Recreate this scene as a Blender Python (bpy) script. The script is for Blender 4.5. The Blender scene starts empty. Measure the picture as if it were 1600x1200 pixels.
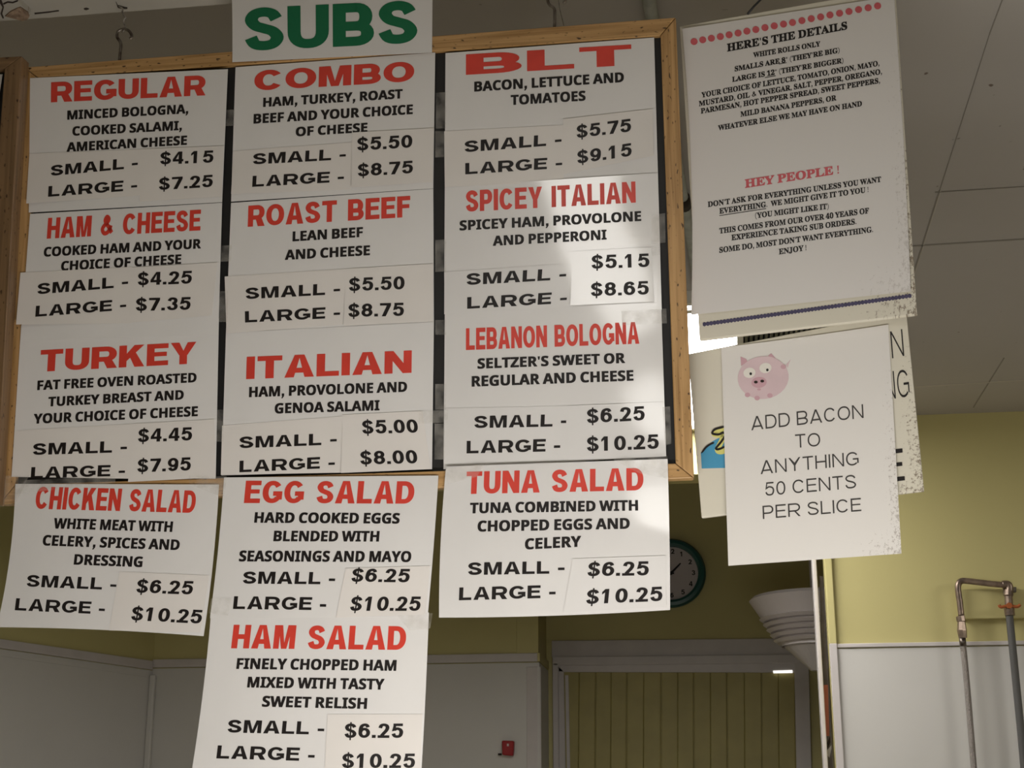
import bpy, bmesh, math, random
from mathutils import Vector, Matrix, noise
random.seed(4)
S = bpy.context.scene
COL = S.collection

# ------------------------------------------------------------------ camera
W, H, F = 1600, 1200, 2400.0
PITCH, YAW, EYE = math.radians(16.7), math.radians(8.0), 1.5
CAM = Vector((0, 0, EYE))
rot = Matrix.Rotation(YAW, 3, 'Z') @ Matrix.Rotation(math.pi / 2 + PITCH, 3, 'X')
cam_d = bpy.data.cameras.new('camera'); cam_o = bpy.data.objects.new('camera', cam_d)
cam_d.sensor_width = 36; cam_d.lens = 36 * F / W; cam_d.clip_start = .02
cam_o.matrix_world = Matrix.Translation(CAM) @ rot.to_4x4()
COL.objects.link(cam_o); S.camera = cam_o
RIGHT, UP, FWD = rot @ Vector((1, 0, 0)), rot @ Vector((0, 1, 0)), rot @ Vector((0, 0, -1))

def ray(x, y):
    return RIGHT * ((x - W / 2) / F) + UP * ((H / 2 - y) / F) + FWD

class Plane:
    """a real plane in the room; hit() finds where a sight line meets it"""
    def __init__(s, p, n):
        s.p, s.n = Vector(p), Vector(n).normalized()
        if s.n.dot(CAM - s.p) < 0: s.n = -s.n
    def hit(s, x, y, lift=0.0):
        d = ray(x, y)
        return CAM + d * ((s.p + s.n * lift - CAM).dot(s.n) / d.dot(s.n))
    def off(s, k): return Plane(s.p + s.n * k, s.n)

# ------------------------------------------------------------------ render look
S.view_settings.view_transform = 'Standard'; S.view_settings.look = 'None'
S.view_settings.gamma = 1; S.view_settings.use_curve_mapping = False
S.view_settings.exposure = 0.0
wd = bpy.data.worlds.new('world'); S.world = wd; wd.use_nodes = True
wd.node_tree.nodes['Background'].inputs[0].default_value = (.9, .93, 1, 1)
wd.node_tree.nodes['Background'].inputs[1].default_value = .05

def area(name, loc, target, sx, sy, power, col=(1, 1, 1)):
    l = bpy.data.lights.new(name, 'AREA'); l.shape = 'RECTANGLE'; l.size = sx; l.size_y = sy
    l.energy = power; l.color = col
    o = bpy.data.objects.new(name, l); o.location = loc
    o.rotation_euler = (Vector(target) - Vector(loc)).to_track_quat('-Z', 'Y').to_euler()
    COL.objects.link(o); return o
WARM = (1, .965, .905)
# tubes of the lit display case under the menu, then unseen lamps added as fill
area('display_case_light', (-.02, 1.28, 1.33), (-.2, 1.95, 2.0), 1.1, .10, 8.6, WARM)
area('shop_fill', (1.2, -1.9, 2.6), (1.2, -1.2, 0), 1.2, .5, 2.5, WARM)  # added fill behind the viewer, raises the general light level
area('right_wall_fill', (2.6, 2.9, 2.6), (2.4, 3.4, 0), .5, 1.0, 22, WARM)  # added lamp out of view, brightens the wall and ceiling at right
area('kitchen_fill', (-2.2, 3.0, 2.6), (-2.2, 3.0, 0), .4, 1.2, 10, WARM)  # added lamp hidden from view, lifts the ceiling and kitchen at left

# ------------------------------------------------------------------ materials
def mat(name, col, rough=.6, metal=0, spec=.5, coat=0, vary=0, vscale=8, bump=0, bscale=60, col2=None):
    m = bpy.data.materials.new(name); m.use_nodes = True
    nt = m.node_tree; b = nt.nodes['Principled BSDF']
    b.inputs['Base Color'].default_value = (*col, 1); b.inputs['Roughness'].default_value = rough
    b.inputs['Metallic'].default_value = metal; b.inputs['Specular IOR Level'].default_value = spec
    b.inputs['Coat Weight'].default_value = coat; b.inputs['Coat Roughness'].default_value = .07
    tc = nt.nodes.new('ShaderNodeTexCoord')
    if vary or col2:
        n = nt.nodes.new('ShaderNodeTexNoise'); n.inputs['Scale'].default_value = vscale
        n.inputs['Detail'].default_value = 5
        nt.links.new(tc.outputs['Object'], n.inputs['Vector'])
        r = nt.nodes.new('ShaderNodeValToRGB')
        c2 = col2 or tuple(c * (1 - vary) for c in col)
        r.color_ramp.elements[0].color = (*c2, 1); r.color_ramp.elements[1].color = (*col, 1)
        r.color_ramp.elements[0].position = .35; r.color_ramp.elements[1].position = .65
        nt.links.new(n.outputs['Fac'], r.inputs['Fac']); nt.links.new(r.outputs['Color'], b.inputs['Base Color'])
    if bump:
        n = nt.nodes.new('ShaderNodeTexNoise'); n.inputs['Scale'].default_value = bscale
        nt.links.new(tc.outputs['Object'], n.inputs['Vector'])
        bp = nt.nodes.new('ShaderNodeBump'); bp.inputs['Strength'].default_value = bump
        bp.inputs['Distance'].default_value = .01
        nt.links.new(n.outputs['Fac'], bp.inputs['Height']); nt.links.new(bp.outputs['Normal'], b.inputs['Normal'])
    return m

def emit(name, col, k):
    m = bpy.data.materials.new(name); m.use_nodes = True; b = m.node_tree.nodes['Principled BSDF']
    b.inputs['Base Color'].default_value = (*col, 1)
    b.inputs['Emission Color'].default_value = (*col, 1); b.inputs['Emission Strength'].default_value = k
    return m

def wood_mat(name, c1, c2, c3):
    m = bpy.data.materials.new(name); m.use_nodes = True; nt = m.node_tree; b = nt.nodes['Principled BSDF']
    uv = nt.nodes.new('ShaderNodeUVMap'); mp = nt.nodes.new('ShaderNodeMapping')
    mp.inputs['Scale'].default_value = (6, 170, 1); nt.links.new(uv.outputs[0], mp.inputs[0])
    n = nt.nodes.new('ShaderNodeTexNoise'); n.inputs['Scale'].default_value = 1; n.inputs['Detail'].default_value = 6
    n.inputs['Distortion'].default_value = .6; nt.links.new(mp.outputs[0], n.inputs['Vector'])
    r = nt.nodes.new('ShaderNodeValToRGB'); e = r.color_ramp.elements
    e[0].position = .3; e[0].color = (*c2, 1); e[1].position = .62; e[1].color = (*c1, 1)
    nt.links.new(n.outputs['Fac'], r.inputs['Fac'])
    n2 = nt.nodes.new('ShaderNodeTexNoise'); n2.inputs['Scale'].default_value = 230; n2.inputs['Detail'].default_value = 1
    mp2 = nt.nodes.new('ShaderNodeMapping'); mp2.inputs['Scale'].default_value = (.45, 1, 1)
    nt.links.new(uv.outputs[0], mp2.inputs[0]); nt.links.new(mp2.outputs[0], n2.inputs['Vector'])
    r2 = nt.nodes.new('ShaderNodeValToRGB'); r2.color_ramp.elements[0].position = .66; r2.color_ramp.elements[1].position = .74
    nt.links.new(n2.outputs['Fac'], r2.inputs['Fac'])
    mx = nt.nodes.new('ShaderNodeMix'); mx.data_type = 'RGBA'
    nt.links.new(r2.outputs['Color'], mx.inputs['Factor']); nt.links.new(r.outputs['Color'], mx.inputs['A'])
    mx.inputs['B'].default_value = (*c3, 1); nt.links.new(mx.outputs['Result'], b.inputs['Base Color'])
    b.inputs['Roughness'].default_value = .42
    return m

def paper_mat(name, col, rough, coat=0, bump=.06):
    m = mat(name, col, rough, vary=.03, vscale=14, bump=bump, bscale=9, coat=coat)
    return m

def grimy_mat(name, col, strength=.5, dirt=(.11, .06, .02)):
    """cream painted panel, brown specks gathering at the right and lower edges (UV 0..1)"""
    m = bpy.data.materials.new(name); m.use_nodes = True; nt = m.node_tree; b = nt.nodes['Principled BSDF']
    L = nt.links.new
    uv = nt.nodes.new('ShaderNodeUVMap'); sp = nt.nodes.new('ShaderNodeSeparateXYZ'); L(uv.outputs[0], sp.inputs[0])
    def ramp(src, a, c):
        r = nt.nodes.new('ShaderNodeMapRange'); r.inputs['From Min'].default_value = a; r.inputs['From Max'].default_value = c
        r.interpolation_type = 'SMOOTHSTEP'; L(src, r.inputs['Value']); return r.outputs['Result']
    def m2(op, a, c):
        n = nt.nodes.new('ShaderNodeMath'); n.operation = op
        for k, v in enumerate((a, c)):
            if isinstance(v, (int, float)): n.inputs[k].default_value = v
            else: L(v, n.inputs[k])
        return n.outputs[0]
    right = ramp(sp.outputs['X'], .86, 1.0)
    left = m2('MULTIPLY', ramp(sp.outputs['X'], .05, 0), .35)
    low = m2('MULTIPLY', ramp(sp.outputs['Y'], .2, 0), ramp(sp.outputs['X'], .55, 1.0))
    down = m2('ADD', m2('MULTIPLY', ramp(sp.outputs['Y'], 1.0, .1), .7), .3)
    edge = m2('MAXIMUM', m2('MAXIMUM', m2('MULTIPLY', right, down), left), low)
    n = nt.nodes.new('ShaderNodeTexNoise'); n.inputs['Scale'].default_value = 58; n.inputs['Detail'].default_value = 5
    n.inputs['Roughness'].default_value = .75; L(uv.outputs[0], n.inputs['Vector'])
    k = ramp(m2('ADD', n.outputs['Fac'], m2('MULTIPLY', edge, .19)), .68, .76)
    mx = nt.nodes.new('ShaderNodeMix'); mx.data_type = 'RGBA'
    L(m2('MULTIPLY', k, strength), mx.inputs['Factor'])
    mx.inputs['A'].default_value = (*col, 1); mx.inputs['B'].default_value = (*dirt, 1)
    L(mx.outputs['Result'], b.inputs['Base Color']); b.inputs['Roughness'].default_value = .5
    return m

def tape_mat():
    m = bpy.data.materials.new('clear_tape'); m.use_nodes = True; nt = m.node_tree
    b = nt.nodes['Principled BSDF']; b.inputs['Base Color'].default_value = (.8, .76, .7, 1)
    b.inputs['Roughness'].default_value = .22
    tc = nt.nodes.new('ShaderNodeTexCoord'); n = nt.nodes.new('ShaderNodeTexNoise')
    n.inputs['Scale'].default_value = 60; n.inputs['Detail'].default_value = 4
    nt.links.new(tc.outputs['Object'], n.inputs['Vector'])
    r = nt.nodes.new('ShaderNodeMapRange'); r.inputs['From Min'].default_value = .35; r.inputs['From Max'].default_value = .8
    r.inputs['To Min'].default_value = .02; r.inputs['To Max'].default_value = .17
    nt.links.new(n.outputs['Fac'], r.inputs['Value']); nt.links.new(r.outputs[0], b.inputs['Alpha'])
    bp = nt.nodes.new('ShaderNodeBump'); bp.inputs['Strength'].default_value = .35; bp.inputs['Distance'].default_value = .004
    nt.links.new(n.outputs['Fac'], bp.inputs['Height']); nt.links.new(bp.outputs['Normal'], b.inputs['Normal'])
    return m

def ceiling_mat():
    m = mat('ceiling_paint', (.48, .455, .435), .8, vary=.07, vscale=1.3, bump=.05, bscale=25)
    nt = m.node_tree; b = nt.nodes['Principled BSDF']; src = b.inputs['Base Color'].links[0].from_socket
    tc = nt.nodes.new('ShaderNodeTexCoord'); v = nt.nodes.new('ShaderNodeTexNoise'); v.inputs['Scale'].default_value = 26
    v.inputs['Detail'].default_value = 2
    nt.links.new(tc.outputs['Object'], v.inputs['Vector'])
    r = nt.nodes.new('ShaderNodeMapRange'); r.inputs['From Min'].default_value = .735; r.inputs['From Max'].default_value = .77
    nt.links.new(v.outputs['Fac'], r.inputs['Value'])
    mx = nt.nodes.new('ShaderNodeMix'); mx.data_type = 'RGBA'; nt.links.new(r.outputs[0], mx.inputs['Factor'])
    nt.links.new(src, mx.inputs['A']); mx.inputs['B'].default_value = (.16, .12, .1, 1)
    nt.links.new(mx.outputs['Result'], b.inputs['Base Color'])
    return m

M = dict(
    paper=paper_mat('matte_paper', (.75, .73, .72), .5),
    label=paper_mat('label_paper', (.77, .73, .70), .45),
    gloss=paper_mat('laminated_paper', (.75, .73, .72), .3, coat=1.0, bump=.2),
    tape=tape_mat(),
    red=mat('red_ink', (.70, .055, .035), .35, vary=.12, vscale=30),
    pinkred=mat('coral_red_ink', (.66, .12, .14), .5, vary=.1, vscale=90),
    green=mat('green_ink', (.0, .15, .06), .4),
    black=mat('black_ink', (.012, .009, .009), .4, spec=.35),
    grey_ink=mat('dark_grey_ink', (.045, .04, .038), .5),
    frame=wood_mat('varnished_oak', (.53, .315, .13), (.30, .16, .052), (.07, .035, .015)),
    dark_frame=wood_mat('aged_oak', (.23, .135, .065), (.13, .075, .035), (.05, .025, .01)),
    backing=mat('black_board', (.013, .012, .012), .5, vary=.3, vscale=20),
    metal=mat('rusty_steel', (.3, .27, .24), .4, .9, col2=(.07, .05, .04), vscale=70),
    wire=mat('pale_wire', (.45, .42, .38), .5, .3, col2=(.12, .1, .09), vscale=120),
    cord=mat('black_cord', (.02, .02, .02), .6),
    conduit=mat('grey_green_paint', (.42, .44, .41), .6, vary=.25, vscale=30),
    yellow=mat('yellow_wall_paint', (.56, .50, .225), .55, vary=.05, vscale=2, bump=.03, bscale=40),
    white=mat('white_wall_panel', (.63, .615, .59), .45, vary=.04, vscale=3, bump=.02, bscale=30),
    trim=mat('white_gloss_trim', (.60, .56, .55), .4, vary=.06, vscale=12),
    door=mat('yellow_door_paint', (.40, .34, .12), .5, vary=.12, vscale=9),
    ceiling=ceiling_mat(),
    soffit=mat('cracked_cream_paint', (.38, .355, .315), .8, vary=.1, vscale=5),
    brown=mat('bare_plaster', (.34, .24, .17), .9, col2=(.13, .08, .05), vscale=60, bump=.5, bscale=120),
    dark=mat('dark_crack', (.03, .02, .015), .9),
    floor=mat('floor_tile', (.4, .36, .3), .4, vary=.1),
    cream=grimy_mat('grimy_cream_panel', (.67, .63, .53), .75),
    signpaper=grimy_mat('speckled_white_paper', (.75, .72, .69), .45),
    detailpaper=grimy_mat('faint_speckled_paper', (.72, .69, .67), .22),
    violet=mat('violet_ribbon', (.085, .075, .15), .7, vary=.3, vscale=200),
    blue=mat('blue_print', (.06, .3, .5), .45),
    pale_yellow=mat('pale_yellow_print', (.7, .66, .2), .5),
    pig=mat('pink_print', (.71, .54, .57), .5, vary=.08, vscale=30),
    pig_dark=mat('deep_pink_print', (.6, .36, .41), .5),
    pig_white=mat('cream_print', (.8, .76, .70), .5),
    grille=mat('black_grille', (.01, .01, .01), .4),
    slat=mat('grille_slat_metal', (.06, .065, .06), .4, .3),
    fixture=mat('fixture_enamel', (.7, .68, .62), .4),
    tube=emit('lit_diffuser', (1, .97, .92), 13.0),
    strip=emit('strip_diffuser', (1, .97, .92), 8.5),
    clock_rim=mat('dark_teal_plastic', (.018, .095, .088), .35),
    clock_face=mat('clock_dial', (.55, .5, .52), .5),
    alarm=mat('red_plastic', (.35, .008, .012), .4),
    shade=mat('white_enamel', (.62, .57, .56), .4),
    brass=mat('tarnished_pipe', (.33, .25, .19), .35, .7, col2=(.16, .12, .1), vscale=40),
    hose=mat('braided_steel', (.32, .29, .27), .4, .7, bump=.6, bscale=400),
    dark_hose=mat('dark_rubber_hose', (.09, .088, .085), .6, bump=.2, bscale=300),
    valve=mat('orange_valve', (.4, .11, .03), .45),
    orange=mat('orange_tape', (.5, .14, .07), .5),
)

# ------------------------------------------------------------------ object helpers
ORIG = {}
def tag(o, label=None, cat=None, group=None, kind=None):
    if label: o['label'] = label
    if cat: o['category'] = cat
    if group: o['group'] = group
    if kind: o['kind'] = kind
    return o

def thing(name, loc, label, cat, group=None):
    o = bpy.data.objects.new(name, None); o.location = loc; o.empty_display_size = .05
    COL.objects.link(o); ORIG[o.name] = Vector(loc)
    return tag(o, label, cat, group)

def obj(name, verts, faces, m, parent=None, uvs=None, smooth=False, origin=None):
    """verts in room coordinates; ONE mesh object"""
    if parent is not None: base = ORIG[parent.name]
    elif origin is not None: base = Vector(origin)
    else:
        base = Vector((sum(v[0] for v in verts), sum(v[1] for v in verts), sum(v[2] for v in verts))) / len(verts)
    me = bpy.data.meshes.new(name)
    me.from_pydata([tuple(Vector(v) - base) for v in verts], [], faces)
    if uvs:
        ul = me.uv_layers.new(name='UVMap')
        for l in me.loops: ul.data[l.index].uv = uvs[l.vertex_index]
    if smooth:
        for p in me.polygons: p.use_smooth = True
    me.materials.append(m); me.update()
    o = bpy.data.objects.new(name, me); COL.objects.link(o)
    if parent is not None: o.parent = parent
    else: o.location = base
    ORIG[o.name] = base
    return o

def fixn(o):
    bm = bmesh.new(); bm.from_mesh(o.data); bmesh.ops.recalc_face_normals(bm, faces=bm.faces); bm.to_mesh(o.data); bm.free()
    return o

def bevel(o, w=.002, seg=2):
    b = o.modifiers.new('bevel', 'BEVEL'); b.width = w; b.segments = seg; b.limit_method = 'ANGLE'; return o

def prism(front, back):
    n = len(front); v = list(front) + list(back)
    f = [tuple(range(n)), tuple(range(2 * n - 1, n - 1, -1))]
    f += [(i, i + n, (i + 1) % n + n, (i + 1) % n) for i in range(n)]
    return v, f

def slab(name, px, plane, t, m, parent=None, uv=False, lift=0.0, bev=0):
    """polygon seen at pixels px, standing on plane (front face t proud of it)"""
    fr = [plane.hit(x, y, lift + t) for x, y in px]
    bk = [p - plane.n * t for p in fr]
    v, f = prism(fr, bk); uvs = None
    if uv and len(px) == 4: uvs = [(0, 1), (1, 1), (1, 0), (0, 0)] * 2
    if uv == 'wood':
        e = (fr[1] - fr[0]); L = e.length; e = e / L; w = plane.n.cross(e)
        uvs = [((p - fr[0]).dot(e) + px[0][0] * .013, (p - fr[0]).dot(w) + (p - plane.p).dot(plane.n)) for p in v]
    o = fixn(obj(name, v, f, m, parent, uvs))
    if bev: bevel(o, bev)
    return o

def box(name, a, b, m, parent=None, bev=0):
    (x0, y0, z0), (x1, y1, z1) = a, b
    fr = [(x0, y0, z0), (x1, y0, z0), (x1, y1, z0), (x0, y1, z0)]; bk = [(x, y, z1) for x, y, z in
         [(x0, y0, 0), (x1, y0, 0), (x1, y1, 0), (x0, y1, 0)]]
    v, f = prism(fr, bk); o = fixn(obj(name, v, f, m, parent))
    if bev: bevel(o, bev)
    return o

def smooth_path(pts, n=6):
    out = []; P = [Vector(p) for p in pts]
    for i in range(len(P) - 1):
        a = P[max(i - 1, 0)]; b = P[i]; c = P[i + 1]; d = P[min(i + 2, len(P) - 1)]
        for k in range(n):
            t = k / n
            out.append(.5 * ((2 * b) + (c - a) * t + (2 * a - 5 * b + 4 * c - d) * t * t + (3 * b - a - 3 * c + d) * t ** 3))
    return out + [P[-1]]

def tube_geo(pts, r, seg=10, radii=None):
    P = [Vector(p) for p in pts]; V = []; Fc = []
    t = (P[1] - P[0]).normalized(); u = t.orthogonal().normalized()
    for i, p in enumerate(P):
        t = (P[min(i + 1, len(P) - 1)] - P[max(i - 1, 0)]).normalized()
        u = (u - t * u.dot(t)).normalized(); w = t.cross(u); rr = radii[i] if radii else r
        for k in range(seg):
            a = 2 * math.pi * k / seg; V.append(p + (u * math.cos(a) + w * math.sin(a)) * rr)
    for i in range(len(P) - 1):
        for k in range(seg):
            Fc.append((i * seg + k, i * seg + (k + 1) % seg, (i + 1) * seg + (k + 1) % seg, (i + 1) * seg + k))
    Fc.append(tuple(range(seg - 1, -1, -1))); Fc.append(tuple(range((len(P) - 1) * seg, len(P) * seg)))
    return V, Fc

def tube(name, pts, r, m, parent=None, seg=10, radii=None, smooth=True):
    V, Fc = tube_geo(pts, r, seg, radii)
    return fixn(obj(name, V, Fc, m, parent, smooth=smooth))

def lathe(name, c, axis, prof, m, parent=None, seg=40, a0=0, a1=2 * math.pi):
    """prof: (radius, height along axis)"""
    ax = Vector(axis).normalized(); u = ax.orthogonal().normalized(); w = ax.cross(u); V = []; Fc = []
    for r, h in prof:
        for k in range(seg):
            a = 2 * math.pi * k / seg; V.append(Vector(c) + ax * h + (u * math.cos(a) + w * math.sin(a)) * r)
    for i in range(len(prof) - 1):
        for k in range(seg):
            Fc.append((i * seg + k, i * seg + (k + 1) % seg, (i + 1) * seg + (k + 1) % seg, (i + 1) * seg + k))
    return fixn(obj(name, V, Fc, m, parent, smooth=False))

# ------------------------------------------------------------------ lettering
PUNCT_W = {'.': .36, ',': .36, "'": .3, '-': .5, ' ': .34, '!': .36, '(': .42, ')': .42, '"': .5, '$': .76, '&': 1.0}
def arc(cx, cy, rx, ry, a0, a1, n=14, e=1.0):
    out = []
    for i in range(n + 1):
        a = math.radians(a0 + (a1 - a0) * i / n); c, s = math.cos(a), math.sin(a)
        out.append((cx + rx * math.copysign(abs(c) ** e, c), cy + ry * math.copysign(abs(s) ** e, s)))
    return out

def cr2(pts, n=5):
    return [(p.x, p.y) for p in smooth_path([(x, y, 0) for x, y in pts], n)]

def block_glyph(ch, sv, sh):
    """grotesque letter drawn from strokes: sv = stem, sh = bar weight. returns quads/polys and width"""
    P = []
    lev = [0]
    def R(x0, y0, x1, y1): P.append([(x0, y0, lev[0]), (x1, y0, lev[0]), (x1, y1, lev[0]), (x0, y1, lev[0])]); lev[0] += 1
    def G(*pts): P.append([(x, y, lev[0]) for x, y in pts]); lev[0] += 1
    def stroke(sp, closed=False, a=sv, b=sh):
        n = len(sp); o = []
        for i in range(n):
            if closed: q0, q1 = sp[(i - 1) % n], sp[(i + 1) % n]
            else: q0, q1 = sp[max(i - 1, 0)], sp[min(i + 1, n - 1)]
            dx, dy = q1[0] - q0[0], q1[1] - q0[1]; l = math.hypot(dx, dy) or 1
            nx, ny = -dy / l * a / 2, dx / l * b / 2
            o.append(((sp[i][0] + nx, sp[i][1] + ny), (sp[i][0] - nx, sp[i][1] - ny)))
        for i in range(n if closed else n - 1):
            j = (i + 1) % n; P.append([(*q, lev[0]) for q in (o[i][0], o[i][1], o[j][1], o[j][0])])
        lev[0] += 1
    a, b = sv / 2, sh / 2
    dw = sv * 1.12   # diagonals
    w = {'A': 1.0, 'B': .9, 'C': .95, 'D': .92, 'E': .8, 'F': .75, 'G': 1.0, 'H': .9, 'I': sv, 'J': .7, 'K': .95, 'L': .76,
         'M': 1.08, 'N': .92, 'O': 1.02, 'P': .84, 'Q': 1.02, 'R': .94, 'S': .86, 'T': .84, 'U': .9, 'V': .95, 'W': 1.36,
         'X': .95, 'Y': .95, 'Z': .82, '&': 1.0, '$': .74}.get(ch, .72)
    if ch in 'ELF':
        R(0, 0, sv, 1)
        if ch in 'EL': R(sv, 0, w, sh)
        if ch in 'EF': R(sv, 1 - sh, w, 1); R(sv, .5 - b * .9 + .02, w * .93, .5 + b * .9 + .02)
    elif ch == 'I': R(0, 0, sv, 1)
    elif ch == 'H': R(0, 0, sv, 1); R(w - sv, 0, w, 1); R(sv, .5 - b, w - sv, .5 + b)
    elif ch == 'T': R(0, 1 - sh, w, 1); R(w / 2 - a, 0, w / 2 + a, 1 - sh)
    elif ch == 'A':
        m = w / 2; t = sv * .58
        G((0, 0), (dw, 0), (m + .0, .86), (m, 1), (m - t, 1)); G((w, 0), (m + t, 1), (m, 1), (m, .86), (w - dw, 0))
        yb = .2; k = lambda y: m * y
        G((k(yb) * .9 + .06, yb), (w - k(yb) * .9 - .06, yb), (w - k(yb + sh) * .9 - .1, yb + sh), (k(yb + sh) * .9 + .1, yb + sh))
    elif ch == 'V' or ch == 'Y':
        m = w / 2; y0 = 0 if ch == 'V' else .42; t = sv * .55
        G((0, 1), (m - t, y0), (m, y0), (m, y0 + .2), (dw, 1)); G((w, 1), (w - dw, 1), (m, y0 + .2), (m, y0), (m + t, y0))
        if ch == 'Y': R(m - a, 0, m + a, .45)
    elif ch == 'W':
        q = w / 4; t = sv * .5; d = sv * 1.0
        G((0, 1), (q - t, 0), (q + t * .6, 0), (d, 1)); G((q - t * .6, 0), (q + t, 0), (2 * q + t, 1), (2 * q - t, 1))
        G((3 * q - t, 0), (3 * q + t * .6, 0), (2 * q + t, 1), (2 * q - t, 1)); G((3 * q - t * .6, 0), (3 * q + t, 0), (w, 1), (w - d, 1))
    elif ch == 'M':
        R(0, 0, sv * .95, 1); R(w - sv * .95, 0, w, 1); m = w / 2; t = sv * .45
        G((sv * .6, 1), (m - t, 0), (m, 0), (m, .25), (sv * 1.35, 1)); G((w - sv * .6, 1), (w - sv * 1.35, 1), (m, .25), (m, 0), (m + t, 0))
    elif ch == 'N':
        R(0, 0, sv * .97, 1); R(w - sv * .97, 0, w, 1)
        G((0, 1), (w - sv * 1.05, 0), (w, 0), (sv * 1.05, 1))
    elif ch == 'K':
        R(0, 0, sv, 1); G((sv, .28), (sv, .28 + sv * 1.2), (w - sv * 1.28 - .02, 1), (w - .02, 1))
        G((sv + .12, .45), (sv + .12 + sv * .7, .45 + sv * .85), (w, 0), (w - sv * 1.28, 0))
    elif ch == 'X':
        G((0, 0), (dw * 1.1, 0), (w, 1), (w - dw * 1.1, 1)); G((0, 1), (dw * 1.1, 1), (w, 0), (w - dw * 1.1, 0))
    elif ch == 'Z': R(0, 0, w, sh); R(0, 1 - sh, w, 1); G((0, sh), (sv * 1.2, sh), (w, 1 - sh), (w - sv * 1.2, 1 - sh))
    elif ch == 'U':
        stroke([(a, 1), (a, .6)] + arc(w / 2, .4, w / 2 - a, .4 - b, 180, 360, 16, .85) + [(w - a, .6), (w - a, 1)])
    elif ch == 'O': stroke(arc(w / 2, .5, w / 2 - a, .5 - b, 0, 360, 32, .93)[:-1], True)
    elif ch == 'C': stroke(arc(w / 2, .5, w / 2 - a, .5 - b, 34, 326, 26, .93))
    elif ch == 'G':
        stroke(arc(w / 2, .5, w / 2 - a, .5 - b, 36, 318, 26, .93)); R(w - sv, .16, w, .53); R(w * .54, .53 - sh, w - sv, .53)
    elif ch == 'D':
        R(0, 0, sv, 1); x = w * .45
        stroke([(sv * .8, 1 - b), (x, 1 - b)] + arc(x, .5, w - x - a, .5 - b, 90, -90, 18, .9) + [(x, b), (sv * .8, b)])
    elif ch in 'BPR':
        R(0, 0, sv, 1); x = w * .56; ym = .47 if ch == 'B' else .42; ww = w * (.96 if ch == 'B' else 1)
        s2 = sh if ch != 'B' else sh * .95
        r = (1 - ym - s2 / 2) / 2
        stroke([(sv * .8, 1 - b), (x, 1 - b)] + arc(x, 1 - b - r + 0, ww - x - a, r, 90, -90, 12, .9) + [(x, 1 - b - 2 * r), (sv * .8, 1 - b - 2 * r)])
        if ch == 'B':
            r2 = (1 - b - 2 * r - b) / 2
            stroke([(sv * .8, b + 2 * r2), (x, b + 2 * r2)] + arc(x, b + r2, w - x - a, r2, 90, -90, 12, .9) + [(x, b), (sv * .8, b)])
        if ch == 'R': G((w * .42, ym + .05), (w * .42 + sv * 1.15, ym + .05), (w + .02, 0), (w - sv * 1.22, 0))
    elif ch in 'S$':
        pts = [(.94, .56), (.62, .88), (0, 1), (-.66, .89), (-.94, .55), (-.62, .2), (0, .02), (.66, -.17), (1, -.53), (.7, -.89), (0, -1), (-.68, -.89), (-1, -.5)]
        stroke(cr2([(w / 2 + x * (w / 2 - a), .5 + y * (.5 - b)) for x, y in pts]))
        if ch == '$': R(w / 2 - .045, -.16, w / 2 + .045, 1.1)
    elif ch == '&':
        pts = [(1, -.95), (.45, -.35), (-.3, .3), (-.45, .68), (-.1, 1), (.28, .72), (.0, .3), (-.6, -.05), (-.95, -.5), (-.55, -.97), (.1, -.9), (.55, -.5), (.75, -.05)]
        stroke(cr2([(w / 2 + x * (w / 2 - a), .5 + y * (.5 - b)) for x, y in pts]), a=sv * .85, b=sh)
    elif ch == '0': stroke(arc(w / 2, .5, w / 2 - a, .5 - b, 0, 360, 26, .9)[:-1], True)
    elif ch == '1':
        R(w * .62 - sv, 0, w * .62, 1); G((w * .62 - sv, 1), (w * .62 - sv, 1 - sh * 1.3), (.04, .62), (.04, .62 + sh))
    elif ch == '2':
        pts = [(-.92, .45), (-.66, .88), (0, 1), (.7, .85), (.9, .45), (.6, 0), (0, -.45), (-.5, -.85)]
        stroke(cr2([(w / 2 + x * (w / 2 - a), .5 + y * (.5 - b)) for x, y in pts])); R(.0, 0, w, sh)
    elif ch == '3':
        pts = [(-.92, .55), (-.6, .9), (0, 1), (.66, .88), (.85, .52), (.55, .18), (0, .06)]
        stroke(cr2([(w / 2 + x * (w / 2 - a), .5 + y * (.5 - b)) for x, y in pts]))
        pts = [(0, .06), (.66, -.1), (1, -.5), (.7, -.9), (0, -1), (-.66, -.88), (-1, -.5)]
        stroke(cr2([(w / 2 + x * (w / 2 - a), .5 + y * (.5 - b)) for x, y in pts]))
    elif ch == '4':
        R(w * .55, 0, w * .55 + sv, 1); R(0, .2, w, .2 + sh); G((0, .2 + sh), (sv * .9, .2 + sh), (w * .55, .8), (w * .55, 1), (w * .5, 1))
    elif ch == '5':
        R(.1, 1 - sh, w * .95, 1); G((.02, .45), (.02 + sv * .85, .5), (.1 + sv * .75, 1 - sh), (.1, 1 - sh))
        pts = [(-.8, .12), (-.3, .32), (.2, .32), (.8, .12), (1, -.33), (.7, -.86), (0, -1), (-.66, -.88), (-1, -.5)]
        stroke(cr2([(w / 2 + x * (w / 2 - a), .5 + y * (.5 - b)) for x, y in pts]))
    elif ch in '69':
        sg = 1 if ch == '6' else -1
        lo = arc(0, -.36, 1, .64, 0, 360, 22)[:-1]
        stroke([(w / 2 + sg * x * (w / 2 - a), .5 + sg * y * (.5 - b)) for x, y in lo], True)
        pts = [(-1, -.3), (-.95, .3), (-.65, .82), (.05, 1), (.6, .9), (.9, .58)]
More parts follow.
